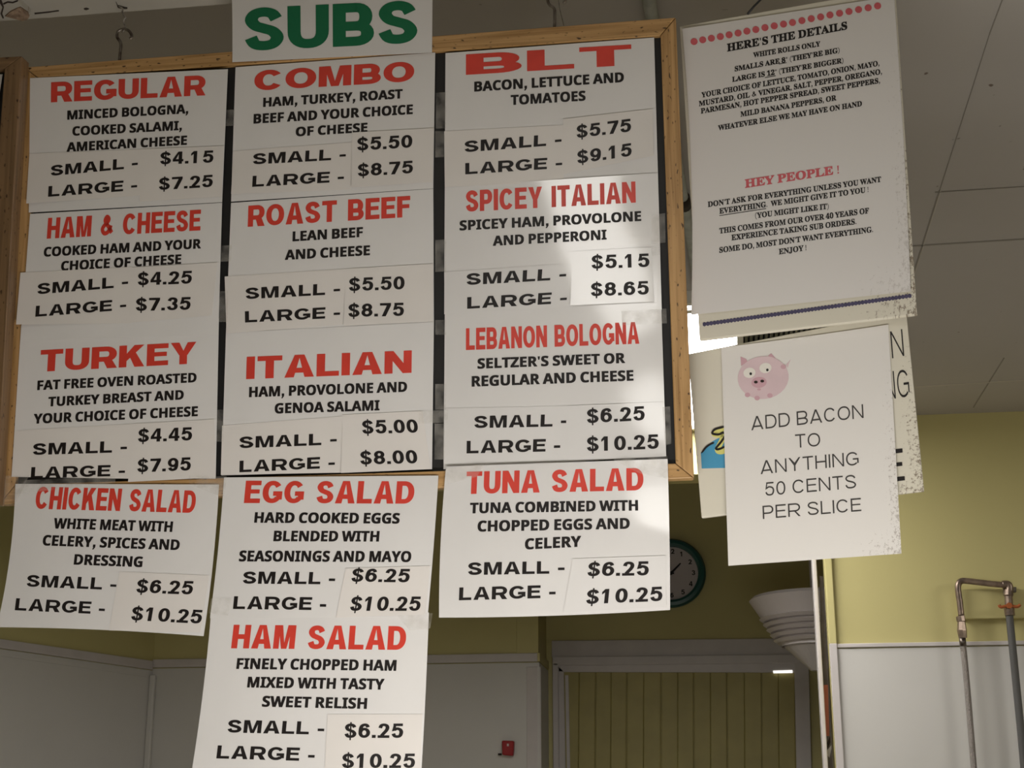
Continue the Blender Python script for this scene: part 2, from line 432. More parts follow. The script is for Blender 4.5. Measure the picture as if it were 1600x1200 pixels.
        stroke(cr2([(w / 2 + sg * x * (w / 2 - a), .5 + sg * y * (.5 - b)) for x, y in pts]))
    elif ch == '7': R(0, 1 - sh, w, 1); G((w * .18, 0), (w * .18 + sv * 1.1, 0), (w, 1 - sh), (w - sv * 1.15, 1 - sh))
    elif ch == '8':
        stroke([(w / 2 + x * (w / 2 - a) * .88, .5 + y * (.5 - b)) for x, y in arc(0, .53, 1, .47, 0, 360, 22)[:-1]], True)
        stroke([(w / 2 + x * (w / 2 - a), .5 + y * (.5 - b)) for x, y in arc(0, -.46, 1, .54, 0, 360, 22)[:-1]], True)
    elif ch == '.': R(0, 0, sv, sh * 1.15); w = sv
    elif ch == ',': R(.02, 0, .02 + sv * 1.15, sh * 1.35); G((sv * .35, 0), (-.02, -.24), (sv * .5, -.24), (sv * 1.15 + .02, .0)); w = sv * 1.2
    elif ch == '-': R(0, .27, .4, .27 + sh); w = .4
    elif ch in "'": G((0, 1), (sv * .2, .66), (sv * .8, .66), (sv, 1)); w = sv
    elif ch == '"': R(0, .68, sv * .7, 1); R(sv * 1.2, .68, sv * 1.9, 1); w = sv * 1.9
    elif ch == '!': G((0, 1), (sv * .25, .32), (sv * .75, .32), (sv, 1)); R(sv * .05, 0, sv * .95, sh * 1.1); w = sv
    elif ch in '()':
        k = 1 if ch == '(' else -1; x0 = .32 if k > 0 else 0
        stroke(cr2([(x0, 1.08), (x0 - k * .22, .75), (x0 - k * .27, .4), (x0 - k * .2, .05), (x0, -.25)]), a=sv * .6, b=sh * .6); w = .36
    return P, w

GLY = {}
def font_glyph(ch, base, dbase):
    """outline of one letter from Blender's own font (its bold serif / bold sans capitals), cap height 1"""
    def build(s):
        c = bpy.data.curves.new('t', 'FONT'); c.body = s; c.size = 1; c.resolution_u = 3
        o = bpy.data.objects.new('t', c); me = bpy.data.meshes.new_from_object(o)
        v = [(p.co.x, p.co.y) for p in me.vertices]; f = [tuple(p.vertices) for p in me.polygons]
        bpy.data.objects.remove(o); bpy.data.curves.remove(c); bpy.data.meshes.remove(me); return v, f
    code = chr(base + ord(ch) - 65) if ch.isalpha() else chr(dbase + ord(ch) - 48)
    hh = chr(base + 7)
    hv, _ = build(hh); cap = max(v[1] for v in hv)
    ext = lambda s: (lambda v: max(p[0] for p in v) - min(p[0] for p in v))(build(s)[0])
    adv = ext(hh + code + hh) - ext(hh + hh)
    v, f = build(code)
    return [(x / cap, y / cap) for x, y in v], f, adv / cap

def glyph(ch, style):
    key = (ch, style)
    if key in GLY: return GLY[key]
    fam, sv, sh, gap = STYLE[style]
    if fam == 'block' or not ch.isalnum():
        if ch == ' ': r = ([], [], {'head': .5, 'cond': .54, 'serif': .36, 'desc': .33}.get(style, .4)); GLY[key] = r; return r
        polys, w = block_glyph(ch, sv, sh); v = []; f = []
        for p in polys:
            f.append(tuple(range(len(v), len(v) + len(p)))); v += [(x + gap / 2, y, z) for x, y, z in p]
        r = (v, f, w + gap)
    else:
        v0, f0, adv = font_glyph(ch, *((0x1D400, 0x1D7CE) if fam == 'serif' else (0x1D5D4, 0x1D7EC)))
        v, f = [], []
        fat = ((0, 0), (.034, .016), (-.034, -.016), (.034, -.016), (-.034, .016)) if fam == 'sans' else ((0, 0), (.03, .034), (-.03, -.034), (.03, -.034), (-.03, .034))
        for lv, (dx, dy) in enumerate(fat):
            k = len(v); v += [(x + dx, y + dy, lv) for x, y in v0]; f += [tuple(i + k for i in q) for q in f0]
        r = (v, f, adv)
    GLY[key] = r; return r

STYLE = {  # family, stem, bar, letter gap
    'head': ('block', .285, .215, .085), 'cond': ('block', .30, .2, .10), 'size': ('block', .25, .20, .13),
    'price': ('block', .235, .18, .12), 'desc': ('sans', .22, .19, .13), 'serif': ('serif', .17, .17, .14),
    'thin': ('block', .12, .108, .17), 'tall': ('block', .10, .085, .2), 'bold': ('block', .22, .13, .15)}

def text_geo(line, surf, upv, lift, V, Fc):
    """line: (text, x0, y0, x1, y1, cap, style): from the left to the right end of the baseline"""
    s, x0, y0, x1, y1, cap, style = line
    xs = 0; gl = []
    for ch in s:
        v, f, w = glyph(ch, style); gl.append((xs, v, f)); xs += w
    allx = [gx + p[0] for gx, v, f in gl for p in v]; a, b = min(allx), max(allx)
    for gx, v, f in gl:
        k = len(V)
        for x, y, z in v:
            u = (gx + x - a) / (b - a); bx, by = x0 + (x1 - x0) * u, y0 + (y1 - y0) * u
            ux, uy = upv(bx, by)
            V.append(surf(bx + ux * cap * y, by + uy * cap * y, lift + z * 2.2e-5))
        Fc += [tuple(i + k for i in q) for q in f]

# ------------------------------------------------------------------ planes of the place
# the menu board's four outer frame corners: a rectangle 0.93 m wide hanging a little forward
BQ = [(38, 105), (1056, 27), (1084, 747), (-2, 788)]
def solve_quad(px, width):
    r = [ray(*p) for p in px]
    A = Matrix((r[0], -r[1], r[2])).transposed(); d = A.inverted() @ r[3]
    P = [r[0] * d[0], r[1] * d[1], r[2] * d[2], r[3]]
    k = width / (P[1] - P[0]).length
    return [CAM + p * k for p in P]
BC = solve_quad(BQ, .93)
BOARD = Plane(BC[0], (BC[1] - BC[0]).cross(BC[0] - BC[3]))          # front face of the frame
NOTICE = Plane(BOARD.hit(1060, 300, -.03), rot @ Vector((0, 0, 0)) + Vector((-.13, -1, -.05)))
ZC = 2.77                                                            # set below
hook_top = BOARD.hit(187, 14, -.02)
ZS = hook_top.z; ZC = ZS + .07
CEIL = Plane((0, 0, ZC), (0, 0, -1))
Y1 = 4.55                                                            # wall right of the opening
WALL1 = Plane((0, Y1, 0), (0, -1, 0))
ZC = WALL1.hit(1450, 648).z; CEIL = Plane((0, 0, ZC), (0, 0, -1))
Y3, Y2 = 6.2, 6.5                                                    # alcove walls
WALL3 = Plane((0, Y3, 0), (0, -1, 0)); WALL2 = Plane((0, Y2, 0), (0, -1, 0))
X1 = WALL1.hit(1291, 900).x
X3 = WALL3.hit(840, 1000).x
CORNER = WALL3.hit(239, 1048)
z3 = CORNER.z
LP = (lambda p: p)(Plane((0, 0, z3), (0, 0, 1)).hit(0, 1014))
LEFT = Plane(CORNER, Vector((-(LP.y - CORNER.y), LP.x - CORNER.x, 0)))
def zat(plane, x, y): return plane.hit(x, y).z
print('BOARD n', BOARD.n, 'BC', BC, 'ZS', ZS, 'ZC', ZC, 'z3', z3, 'LP', LP, 'corner', CORNER, 'X1', X1, 'X3', X3)
_d = ray(985, 520).normalized(); _r = _d - 2 * _d.dot(BOARD.n) * BOARD.n; _p = BOARD.hit(985, 520)
print('mirror dir', _r, 'hits front wall at', _p + _r * ((-3.2 - _p.y) / _r.y))

# ------------------------------------------------------------------ the room
def st(o): return tag(o, kind='structure')
XL, XR, YF = -3.2, 4.2, -3.2
st(box('floor', (XL - .1, YF - .1, -.1), (XR + .1, Y2 + .2, 0), M['floor']))
ZA = ZC + .5
st(box('ceiling', (XL - .1, YF - .1, ZC), (XR + .1, Y1 + .12, ZC + .1), M['ceiling']))
st(box('ceiling', (XL - .1, Y1 + .02, ZA), (XR + .1, Y2 + .2, ZA + .1), M['ceiling']))
st(box('wall_bulkhead', (XL - .1, Y1 + .02, ZC + .1), (XR + .1, Y1 + .12, ZA), M['yellow']))
st(box('wall_front', (XL - .1, YF - .1, 0), (XR + .1, YF, ZC), M['yellow']))
st(box('wall_right', (XR, YF, 0), (XR + .1, Y2 + .2, ZC), M['yellow']))
st(box('wall_left', (XL - .1, YF, 0), (XL, 1.2, ZC), M['yellow']))
w = st(box('wall_back_right', (X1, Y1, 0), (XR, Y1 + .12, ZC), M['yellow']))
# header over the opening, hidden behind the menu board
zh = zat(WALL1, 1000, 744)
st(box('wall_header', (XL, Y1, zh), (X1, Y1 + .12, ZC), M['yellow']))
st(box('wall_back', (CORNER.x - .3, Y3, 0), (X3, Y3 + .12, ZA), M['yellow']))
st(box('wall_return', (X3 - .1, Y3 + .12, 0), (X3, Y2, ZA), M['yellow']))
st(box('wall_door_side', (X3 - .1, Y2, 0), (XR, Y2 + .12, ZA), M['yellow']))
# slanted left wall of the kitchen
dl = (LP - CORNER); dl.z = 0; dl.normalize()
pa, pb = CORNER.copy(), CORNER + dl * 5.2
bk = -LEFT.n * .1
v, f = prism([Vector((pa.x, pa.y, 0)), Vector((pb.x, pb.y, 0)), Vector((pb.x, pb.y, ZA)), Vector((pa.x, pa.y, ZA))],
             [Vector((pa.x, pa.y, 0)) + bk, Vector((pb.x, pb.y, 0)) + bk, Vector((pb.x, pb.y, ZA)) + bk, Vector((pa.x, pa.y, ZA)) + bk])
st(fixn(obj('wall_kitchen_left', v, f, M['yellow'])))

trim_n = [0]
def trim(px, plane, t, m, lift=0, bev=0):
    trim_n[0] += 1
    return st(slab('trim_%d' % trim_n[0], px, plane, t, m, lift=lift, bev=bev))
def trimbox(a, b, m, bev=0):
    trim_n[0] += 1
    return st(box('trim_%d' % trim_n[0], a, b, m, bev=bev))

# soffit in front of the ceiling, its chipped edge where the hooks are fixed
ys = hook_top.y + .012
trimbox((XL, .95, ZS), (XR, ys, ZC), M['soffit'], .004)
SOF = Plane((0, 0, ZS), (0, 0, -1))
soff = bpy.data.objects['trim_1']
def soff_part(name, px, m, t):
    fr = [SOF.hit(x, y, t) for x, y in px]
    return fixn(obj(name, *prism(fr, [p + Vector((0, 0, t + .002)) for p in fr]), m, soff))
soff_part('chipped_plaster', [(-30, -14), (26, -2), (34, 9), (40, 14), (47, 21), (47, 28), (41, 31), (33, 32), (24, 29), (14, 28), (5, 30), (-30, 30)], M['soffit'], .008)
soff_part('bare_plaster_patch', [(8, 26), (16, 19), (26, 14), (32, 12), (38, 16), (44, 20), (46, 26), (43, 31), (34, 33), (24, 30)], M['brown'], .010)
soff_part('crack', [(-6, -4), (4, 12), (1, 22), (4, 29), (6, 29), (3.5, 22), (6, 12), (0, -6)], M['dark'], .0093)
soff_part('crack', [(5, 6), (12, 3), (20, 4), (28, 1), (28, 2.4), (20, 5.4), (12, 4.6), (6, 7.5)], M['dark'], .0093)
soff_part('crack', [(54, 21), (74, 19.2), (92, 16.8), (92, 17.8), (74, 20.4), (54, 22.6)], M['dark'], .0012)
soff_part('chip', [(131, 14), (135, 13), (139, 14.5), (135, 16), (132, 15.5)], M['dark'], .0012)
soff_part('chip', [(181, 3), (184, 9), (190, 11), (199, 12.5), (199, 14), (190, 14), (184, 12.5)], M['dark'], .0012)

# ceiling seams
def seam(x0, y0, x1, y1, wpx, m, t=.0015):
    dx, dy = x1 - x0, y1 - y0; l = math.hypot(dx, dy); nx, ny = -dy / l * wpx / 2, dx / l * wpx / 2
    trim([(x0 + nx, y0 + ny), (x1 + nx, y1 + ny), (x1 - nx, y1 - ny), (x0 - nx, y0 - ny)], CEIL, t, m)
M['seam'] = mat('ceiling_seam', (.30, .28, .25), .8)
M['seamlt'] = mat('ceiling_seam_light', (.55, .52, .47), .8)
seam(1568, -4, 1546, 55, 1.5, M['seam']); seam(1546, 55, 1468, 299, 1.1, M['seam']); seam(1468, 298, 1426, 432, 2.0, M['seam'])
seam(1470, 298, 1428, 432, 1.4, M['seamlt'], .001)
seam(1425, 385, 1620, 373, 1.6, M['seam']); seam(1461, 301, 1620, 291, 1.0, M['seam']); seam(1569, 560, 1521, 637, 1.4, M['seam'])
seam(1430, 605, 1620, 593, 1.0, M['seamlt'])

# white wall panelling with cap strips
zc1 = zat(WALL1, 1450, 1004); zl1 = zat(WALL1, 1450, 1012)
trimbox((X1, Y1 - .006, 0), (XR, Y1, zl1), M['white'])
trimbox((X1, Y1 - .011, zl1 + .003), (XR, Y1, zc1), M['trim'], .002)
zc3, zl3 = zat(WALL3, 650, 1024), zat(WALL3, 650, 1037)
trimbox((CORNER.x, Y3 - .006, 0), (X3, Y3, zl3 - .004), M['white'])
trimbox((CORNER.x, Y3 - .012, zl3), (X3, Y3, zc3), M['trim'], .002)
trimbox((X3, Y3 - .012, 0), (X3 + .008, Y2, zl3 - .004), M['white'])
trimbox((X3, Y3 - .012, zl3), (X3 + .010, Y2, zc3), M['yellow'])
trimbox((X3 - .045, Y3 - .010, 0), (X3 + .014, Y3 - .004, zl3 - .02), M['trim'], .003)          # corner bead
trimbox((X3 - .085, Y3 - .008, zc3), (X3 + .004, Y3, ZA), M['yellow'], .002)
trim([(-1200, 843), (239, 1048), (239, 1400), (-1200, 1400)], LEFT, .004, M['white'])
trim([(-1200, 825), (239, 1032.5), (239, 1046.5), (-1200, 841)], LEFT, .012, M['trim'], bev=.002)
trim([(-1200, 848), (232, 1053), (232, 1058), (-1200, 853)], LEFT, .007, M['white'])
trimbox((CORNER.x - .004, Y3 - .03, 0), (CORNER.x + .022, Y3 - .006, zl3 - .03), M['white'], .006)

# right wall end: yellow / white facing board, white post, striped strip
xb = WALL1.hit(1303, 940).x
trimbox((X1 - .004, Y1 - .016, zc1), (xb, Y1, ZC), M['yellow'], .002)
trimbox((X1 - .004, Y1 - .018, 0), (xb, Y1, zc1), M['trim'], .002)
POST = Plane((0, Y1 + .10, 0), (0, -1, 0))
xa0, xa1 = POST.hit(1270, 900).x, POST.hit(1277, 900).x
trimbox((xa0, Y1 + .10, 0), (xa1, Y1 + .16, ZA), M['trim'], .003)
GAP = Plane((0, Y1 + .14, 0), (0, -1, 0))
g = thing('striped_strip', GAP.hit(1291, 1200), 'thin hanging strip with orange patches in the gap beside the white post', 'strip')
slab('grey_band', [(1280, 900), (1286, 900), (1303, 1215), (1291, 1215)], GAP, .006, mat('grey_brown_strip', (.16, .13, .11), .6, vary=.3, vscale=30), g)
slab('orange_patch', [(1286.5, 1070), (1293.5, 1070), (1296, 1150), (1289, 1150)], GAP, .002, M['orange'], g, lift=.006)
slab('black_patch', [(1290, 1166), (1297, 1150), (1297.5, 1160), (1292, 1173)], GAP, .002, M['dark'], g, lift=.006)
slab('white_patch', [(1290, 1176), (1299, 1164), (1299, 1170), (1296, 1184)], GAP, .002, M['trim'], g, lift=.006)

# back door with its casing
door = thing('door_1', WALL2.hit(1060, 1400), None, None); door['kind'] = 'structure'
edges = [880, 905, 931, 955, 979.5, 1006, 1033, 1059, 1084, 1110, 1136, 1163, 1190, 1216, 1242]
for i, (a, b) in enumerate(zip(edges[:-1], edges[1:])):
    g0, g1 = (.7, .15) if i % 2 == 0 else (.15, .7)
    k = (a - 1060) * .022; k2 = (b - 1060) * .022
    slab('plank', [(a + g0, 1049.5), (b - g1, 1049), (b - g1 + k2, 1420), (a + g0 + k, 1420)], WALL2, .012, M['door'], door, bev=.003)
slab('door_leaf', [(868, 1046), (1246, 1046), (1252, 1430), (862, 1430)], WALL2, .004, M['door'], door)
for px, t in (([(863, 1026), (1262, 1022), (1262, 1036), (863, 1040)], .026), ([(863, 1037), (1262, 1033), (1262, 1051), (863, 1050)], .02),
              ([(863, 1036), (872, 1036), (876, 1420), (866, 1420)], .026), ([(872, 1040), (881, 1048), (888, 1420), (876, 1420)], .02),
              ([(1241, 1034), (1264, 1034), (1274, 1420), (1249, 1420)], .022)):
    slab('casing', px, WALL2, t, M['trim'], door, bev=.003)
slab('door_edge_bead', [(883, 1055), (888, 1055), (895, 1420), (890, 1420)], WALL2, .016, M['trim'], door)
slab('lit_gap', [(1208, 1048), (1238, 1047), (1238.5, 1051.5), (1208.5, 1052)], WALL2, .002, emit('daylight_gap', (1, .97, .92), 1.1), door, lift=.021)
# pale board between the casing and the yellow paint
trim([(862, 1001), (1262, 997), (1262, 1023), (862, 1027)], WALL2, .010, M['trim'], bev=.002)

# strip light on the shop ceiling behind the customer; it shines back from the laminated sheets
sl = thing('ceiling_light', (-.27, -.4, ZC), 'long strip light on the shop ceiling, out of the photo behind the customer', 'ceiling light')
box('housing', (-.40, -2.4, ZC - .02), (-.16, .80, ZC), M['fixture'], sl, .004)
box('diffuser', (-.37, -2.36, ZC - .05), (-.19, .76, ZC - .02), M['strip'], sl, .012)
for y in (-2.38, .76): box('end_cap', (-.38, y, ZC - .053), (-.18, y + .025, ZC - .018), M['fixture'], sl, .003)

# ------------------------------------------------------------------ menu board
UVW = 'wood'
board = thing('menu_board', BC[3], 'wide oak-framed black menu board hung on hooks, covered in rows of white menu sheets', 'menu board', 'oak framed menu boards')
IN = [(60, 122.5), (1032, 55), (1055.5, 724), (24, 757)]
slab('backing_board', [(52, 115), (1040, 48), (1063, 733), (14, 772)], BOARD, .004, M['backing'], board, lift=-.012)
for i in range(4):
    j = (i + 1) % 4
    e = (Vector(BQ[j]) - Vector(BQ[i])).normalized() * .55
    px = [tuple(Vector(BQ[i]) + e), tuple(Vector(BQ[j]) - e), tuple(Vector(IN[j]) - e), tuple(Vector(IN[i]) + e)]
    slab('frame_rail', px, BOARD, .020, M['frame'], board, uv='wood', lift=-.020, bev=.0012)
    # moulding groove on the left rail
HK = BOARD.off(-.010)
def pxpath(pl, pts, lift=0): return [pl.hit(x, y, lift) for x, y in pts]
hk = tube('hook', smooth_path(pxpath(HK, [(186.5, 99), (187.5, 84), (189, 71), (187, 64), (183, 58), (184, 50), (190, 46), (197, 46), (203, 50), (206, 57), (203, 61)])), .0022, M['metal'], board)
hk = tube('hook', smooth_path(pxpath(HK, [(866.5, 46), (867, 28), (866, 14), (859, 8), (856, 1), (857, -8), (864, -14), (873, -13), (880, -6), (884, 1), (880, 5)])), .0022, M['metal'], board)
wr = tube('hanging_wire', smooth_path(pxpath(HK, [(191, 51), (194, 47), (196, 41), (193, 36), (194, 30), (196, 27), (191, 20), (192, 14), (186, 9.5)])), .0012, M['wire'])
tag(wr, 'short twisted wire from the chipped ceiling edge to the left hook of the menu board', 'wire', 'hanging wires')
wr = tube('hanging_wire', smooth_path(pxpath(HK, [(868, -13), (870, -20), (869, -34), (871, -52), (870, -66)])), .0012, M['wire'])
tag(wr, 'twisted wire holding the right hook of the menu board, leaving the top of the photo', 'wire', 'hanging wires')
lw = tube('loose_wire', pxpath(BOARD.off(-.028), [(869, -66), (871, -8), (875, 16), (881, 40)]), .0005, M['wire'], board)

# neighbouring board at the left edge
LB = BOARD.off(.026)
b2 = thing('menu_board', LB.hit(-60, 760), 'dark oak-framed menu board whose right rail shows at the left edge of the photo', 'menu board', 'oak framed menu boards')
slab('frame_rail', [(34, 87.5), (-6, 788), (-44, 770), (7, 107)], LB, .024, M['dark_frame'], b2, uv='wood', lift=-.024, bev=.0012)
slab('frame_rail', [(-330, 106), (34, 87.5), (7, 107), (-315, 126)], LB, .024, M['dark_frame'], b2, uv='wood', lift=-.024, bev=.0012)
slab('backing_board', [(-325, 116), (20, 97), (-30, 780), (-370, 800)], LB, .004, M['backing'], b2, lift=-.018)

# ------------------------------------------------------------------ sheets of paper
class Sheet:
    """a sheet of paper lying on plane: four corners (TL TR BR BL), edge bows in pixels, curl(u,v) lifts it off the plane"""
    def __init__(s, name, c, plane, m, lift=0, bows=(0, 0, 0, 0), curl=None, parent=None, nu=14, nv=12, uv=False, thick=.0004):
        s.c = c; s.plane = plane; s.lift = lift; s.curl = curl or (lambda u, v: 0)
        TL, TR, BR, BL = [Vector(p) for p in c]
        def E(a, b, t, k, ax):
            p = a.lerp(b, t); p[ax] += k * 4 * t * (1 - t); return p
        V = []; UV = []
        for j in range(nv + 1):
            for i in range(nu + 1):
                u, v = i / nu, j / nv
                top, bot = E(TL, TR, u, bows[0], 1), E(BL, BR, u, bows[2], 1)
                lef, rig = E(TL, BL, v, bows[3], 0), E(TR, BR, v, bows[1], 0)
                p = top.lerp(bot, v) + lef.lerp(rig, u) - (TL.lerp(TR, u)).lerp(BL.lerp(BR, u), v)
                V.append(s.surf(p.x, p.y, 0, (u, v))); UV.append((u, 1 - v))
        n = len(V); W1 = nu + 1; Fc = []
        V += [p - plane.n * thick for p in V]; UV += UV
        for j in range(nv):
            for i in range(nu):
                q = (j * W1 + i, j * W1 + i + 1, (j + 1) * W1 + i + 1, (j + 1) * W1 + i)
                Fc.append(q); Fc.append(tuple(k + n for k in reversed(q)))
        rim = [i for i in range(W1)] + [j * W1 + nu for j in range(1, nv + 1)] + [nv * W1 + i for i in range(nu - 1, -1, -1)] + [j * W1 for j in range(nv - 1, 0, -1)]
        for a, b in zip(rim, rim[1:] + rim[:1]):
            k = len(V); V += [V[a], V[a + n], V[b + n], V[b]]; UV += [UV[a], UV[a + n], UV[b + n], UV[b]]; Fc.append((k, k + 1, k + 2, k + 3))
        s.o = fixn(obj(name, V, Fc, m, parent, UV, smooth=False))
        for p in s.o.data.polygons: p.use_smooth = p.index < 2 * nu * nv
    def uv(s, x, y):
        TL, TR, BR, BL = s.c; u = v = .5
        for _ in range(4):
            l = TL[0] + (BL[0] - TL[0]) * v; r = TR[0] + (BR[0] - TR[0]) * v; u = (x - l) / (r - l)
            t = TL[1] + (TR[1] - TL[1]) * u; b = BL[1] + (BR[1] - BL[1]) * u; v = (y - t) / (b - t)
        return u, v
    def surf(s, x, y, k=0, uv=None):
        u, v = uv or s.uv(x, y); u = min(max(u, -.05), 1.05); v = min(max(v, -.05), 1.05)
        return s.plane.hit(x, y, s.lift + s.curl(u, v) + k)
    def up(s, x, y):
        TL, TR, BR, BL = s.c; u = min(max(s.uv(x, y)[0], 0), 1)
        d = Vector((TL[0] - BL[0], TL[1] - BL[1])).normalized().lerp(Vector((TR[0] - BR[0], TR[1] - BR[1])).normalized(), u).normalized()
        return d.x, d.y
    def letters(s, name, lines, m, lift=.00035):
        V, Fc = [], []
        for l in lines: text_geo(l, s.surf, s.up, lift, V, Fc)
        return obj(name, V, Fc, m, s.o)
    def patch(s, name, c, m, extra=.0007, curl=None, bows=(0, 0, 0, 0), nu=8, nv=6):
        cu = curl or (lambda u, v: 0)
        q = Sheet.__new__(Sheet); base = s
        class P(Sheet):
            def surf(t, x, y, k=0, uv=None):
                u, v = uv or t.uv(x, y)
                return base.surf(x, y, extra + cu(min(max(u, 0), 1), min(max(v, 0), 1)) + k)
        return P(name, c, s.plane, m, bows=bows, parent=s.o, nu=nu, nv=nv, thick=.0003)
    def tape(s, c, extra=.0012):
        return s.patch('tape', c, M['tape'], extra, nu=4, nv=3)

GRP = 'menu sheets taped to the oak menu board'
def menu_sheet(key, label, c, head, desc, strip, slines, plab, plines, mm, lift, bows=(0, 0, 0, 0), curl=None,
               scurl=None, pcurl=None, tapes=(), hm='red', plane=None):
    s = Sheet('menu_sheet', c, plane or BOARD, mm, lift, bows, curl)
    tag(s.o, label, 'menu sheet', GRP)
    if head: s.letters('heading_lettering', [head], M[hm])
    if desc: s.letters('description_lettering', [d + ('desc',) for d in desc], M['black'])
    if strip:
        p = s.patch('size_strip', strip, M['label'] if mm is M['paper'] else mm, .0005, scurl); p.letters('size_lettering', [l + ('size',) for l in slines], M['black'])
    else: s.letters('size_lettering', [l + ('size',) for l in slines], M['black'], .0004)
    p = s.patch('price_label', plab, M['label'] if mm is M['paper'] else mm, .0009, pcurl); p.letters('price_lettering', [l + ('price',) for l in plines], M['black'])
    for t in tapes: s.tape(t, .0024)
    return s

low = lambda k, e=2: (lambda u, v: k * v ** e)
lowl = lambda k: (lambda u, v: k * v ** 2 * (1 - u) ** 2)
lowr = lambda k: (lambda u, v: k * v ** 2 * u ** 2)
PP, GL = M['paper'], M['gloss']
# --- left column
menu_sheet('regular', 'white sheet headed REGULAR, top of the left column on the menu board',
  [(47, 122), (356, 108), (347, 316), (45, 332)], ('REGULAR', 79.5, 160, 321, 149, 31.5, 'head'),
  [('MINCED BOLOGNA,', 105, 187, 294, 177, 14), ('COOKED SALAMI,', 113, 212, 284, 203, 14), ('AMERICAN CHEESE', 104, 237, 292, 226, 14)],
  [(46, 240), (225, 233), (222, 305), (41, 318)], [('SMALL -', 79, 275, 215, 262, 16.5), ('LARGE -', 75, 307.5, 214, 297, 16.5)],
  [(222, 233), (350, 228), (346, 307), (218, 315)], [('$4.15', 250, 257, 333, 254, 19), ('$7.25', 248, 297, 332, 292, 19)],
  PP, .0008, scurl=lowl(.005), pcurl=lowr(.001))
menu_sheet('ham', 'white sheet headed HAM & CHEESE below the REGULAR sheet',
  [(47, 334.2), (347, 316.8), (341, 523), (32, 532)], ('HAM & CHEESE', 73, 373, 313, 360, 32.5, 'cond'),
  [('COOKED HAM AND YOUR', 68, 401, 314, 388, 14.5), ('CHOICE OF CHEESE', 95, 423, 283, 412, 14.5)],
  [(32, 426), (207, 417), (205, 505), (25, 507)], [('SMALL -', 58, 460, 200, 448, 17), ('LARGE -', 55, 495, 197, 484, 17)],
  [(206, 418), (340, 410), (331, 493), (203, 504)], [('$4.25', 215, 446, 299, 443, 20), ('$7.35', 212, 486, 297, 484, 20)],
  PP, .0014, scurl=lowl(.006), pcurl=lowr(.0015))
menu_sheet('turkey', 'white sheet headed TURKEY, directly above the CHICKEN SALAD sheet',
  [(33, 508), (342, 497), (337, 748), (18, 745)], ('TURKEY', 62, 581, 306, 568, 34, 'head'),
  [('FAT FREE OVEN ROASTED', 58, 609.5, 307, 597, 14.5), ('TURKEY BREAST AND', 75, 635, 287, 624, 14.5), ('YOUR CHOICE OF CHEESE', 52, 662, 309, 650, 15)],
  [(23, 673), (209, 662), (205, 748), (18, 745)], [('SMALL -', 51, 711, 198, 706.5, 18), ('LARGE -', 48, 747.5, 195, 743.5, 17.5)],
  [(209, 662), (335, 655), (337, 746), (200, 753)], [('$4.45', 215, 691, 300, 688, 20.5), ('$7.95', 214, 738, 298, 735, 20.5)],
  PP, .0008, pcurl=lowr(.001))
menu_sheet('chicken', 'white sheet headed CHICKEN SALAD hanging below the left end of the frame',
  [(24, 756), (342, 757), (318, 994), (-5, 980)], ('CHICKEN SALAD', 54, 795, 304, 801.5, 35, 'cond'),
  [('WHITE MEAT WITH', 83, 825.5, 269, 831, 16), ('CELERY, SPICES AND', 66, 852, 280, 859.5, 16), ('DRESSING', 115, 882, 222, 886, 16)],
  None, [('SMALL -', 41, 916.5, 181, 922, 18.5), ('LARGE -', 23, 953.5, 163, 960, 19)],
  [(187, 893), (327, 899), (313, 988), (170, 985)], [('$6.25', 212, 926, 300, 929, 21), ('$10.25', 204, 969, 314, 974.5, 21.5)],
  PP, .003, bows=(0, 3, -3, 6), curl=lambda u, v: .018 * v ** 2 * (1 - .8 * u) + .006 * v, pcurl=lowr(.0012),
  tapes=([(-40, 746), (46, 742), (24, 788), (-40, 800)], [(40, 750), (180, 744), (180, 754), (24, 772)], [(295, 743), (352, 746), (346, 776), (296, 757)]))
# --- middle column
menu_sheet('combo', 'white sheet headed COMBO, top of the middle column under the SUBS sign',
  [(368, 105), (680, 82), (677, 294.5), (361, 315)], ('COMBO', 397, 142, 647, 127, 31.5, 'head'),
  [('HAM, TURKEY, ROAST', 411, 167, 629, 153.5, 14), ('BEEF AND YOUR CHOICE', 396, 193, 645, 178, 14.5), ('OF CHEESE', 462, 213, 574, 206, 14)],
  [(365, 236), (552, 222), (548, 296), (361, 303)], [('SMALL -', 395, 257, 540, 249, 17), ('LARGE -', 394, 292, 537, 284, 17)],
  [(550, 207), (678, 200), (676, 284), (549, 293)], [('$5.50', 558, 235.5, 644, 230.5, 20), ('$8.75', 559, 276, 645, 270.5, 19.5)],
  PP, -.003, scurl=lowl(.003), pcurl=low(.002), tapes=([(352, 172), (367, 171), (366, 196), (351, 197)],))
menu_sheet('roast', 'white sheet headed ROAST BEEF in the middle of the menu board',
  [(361, 317), (677, 295), (678, 506), (353, 521)], ('ROAST BEEF', 387, 354.5, 641, 339, 33, 'cond'),
  [('LEAN BEEF', 457, 377, 567, 370, 15), ('AND CHEESE', 445, 406, 578, 398.5, 15)],
  [(351, 432), (541, 420), (536, 507), (354, 521)], [('SMALL -', 384, 467.5, 531, 459.5, 17.5), ('LARGE -', 383, 504, 531, 496.5, 17.5)],
  [(540, 420), (677, 412), (677, 502), (537, 509)], [('$5.50', 545, 455, 632, 452, 20.5), ('$8.75', 544, 495.5, 631, 493.5, 20.5)],
  PP, -.0025, scurl=lowl(.003), pcurl=low(.0015),
  tapes=([(346, 384), (362, 383), (361, 408), (345, 409)], [(342, 455), (356, 455), (355, 503), (341, 503)]))
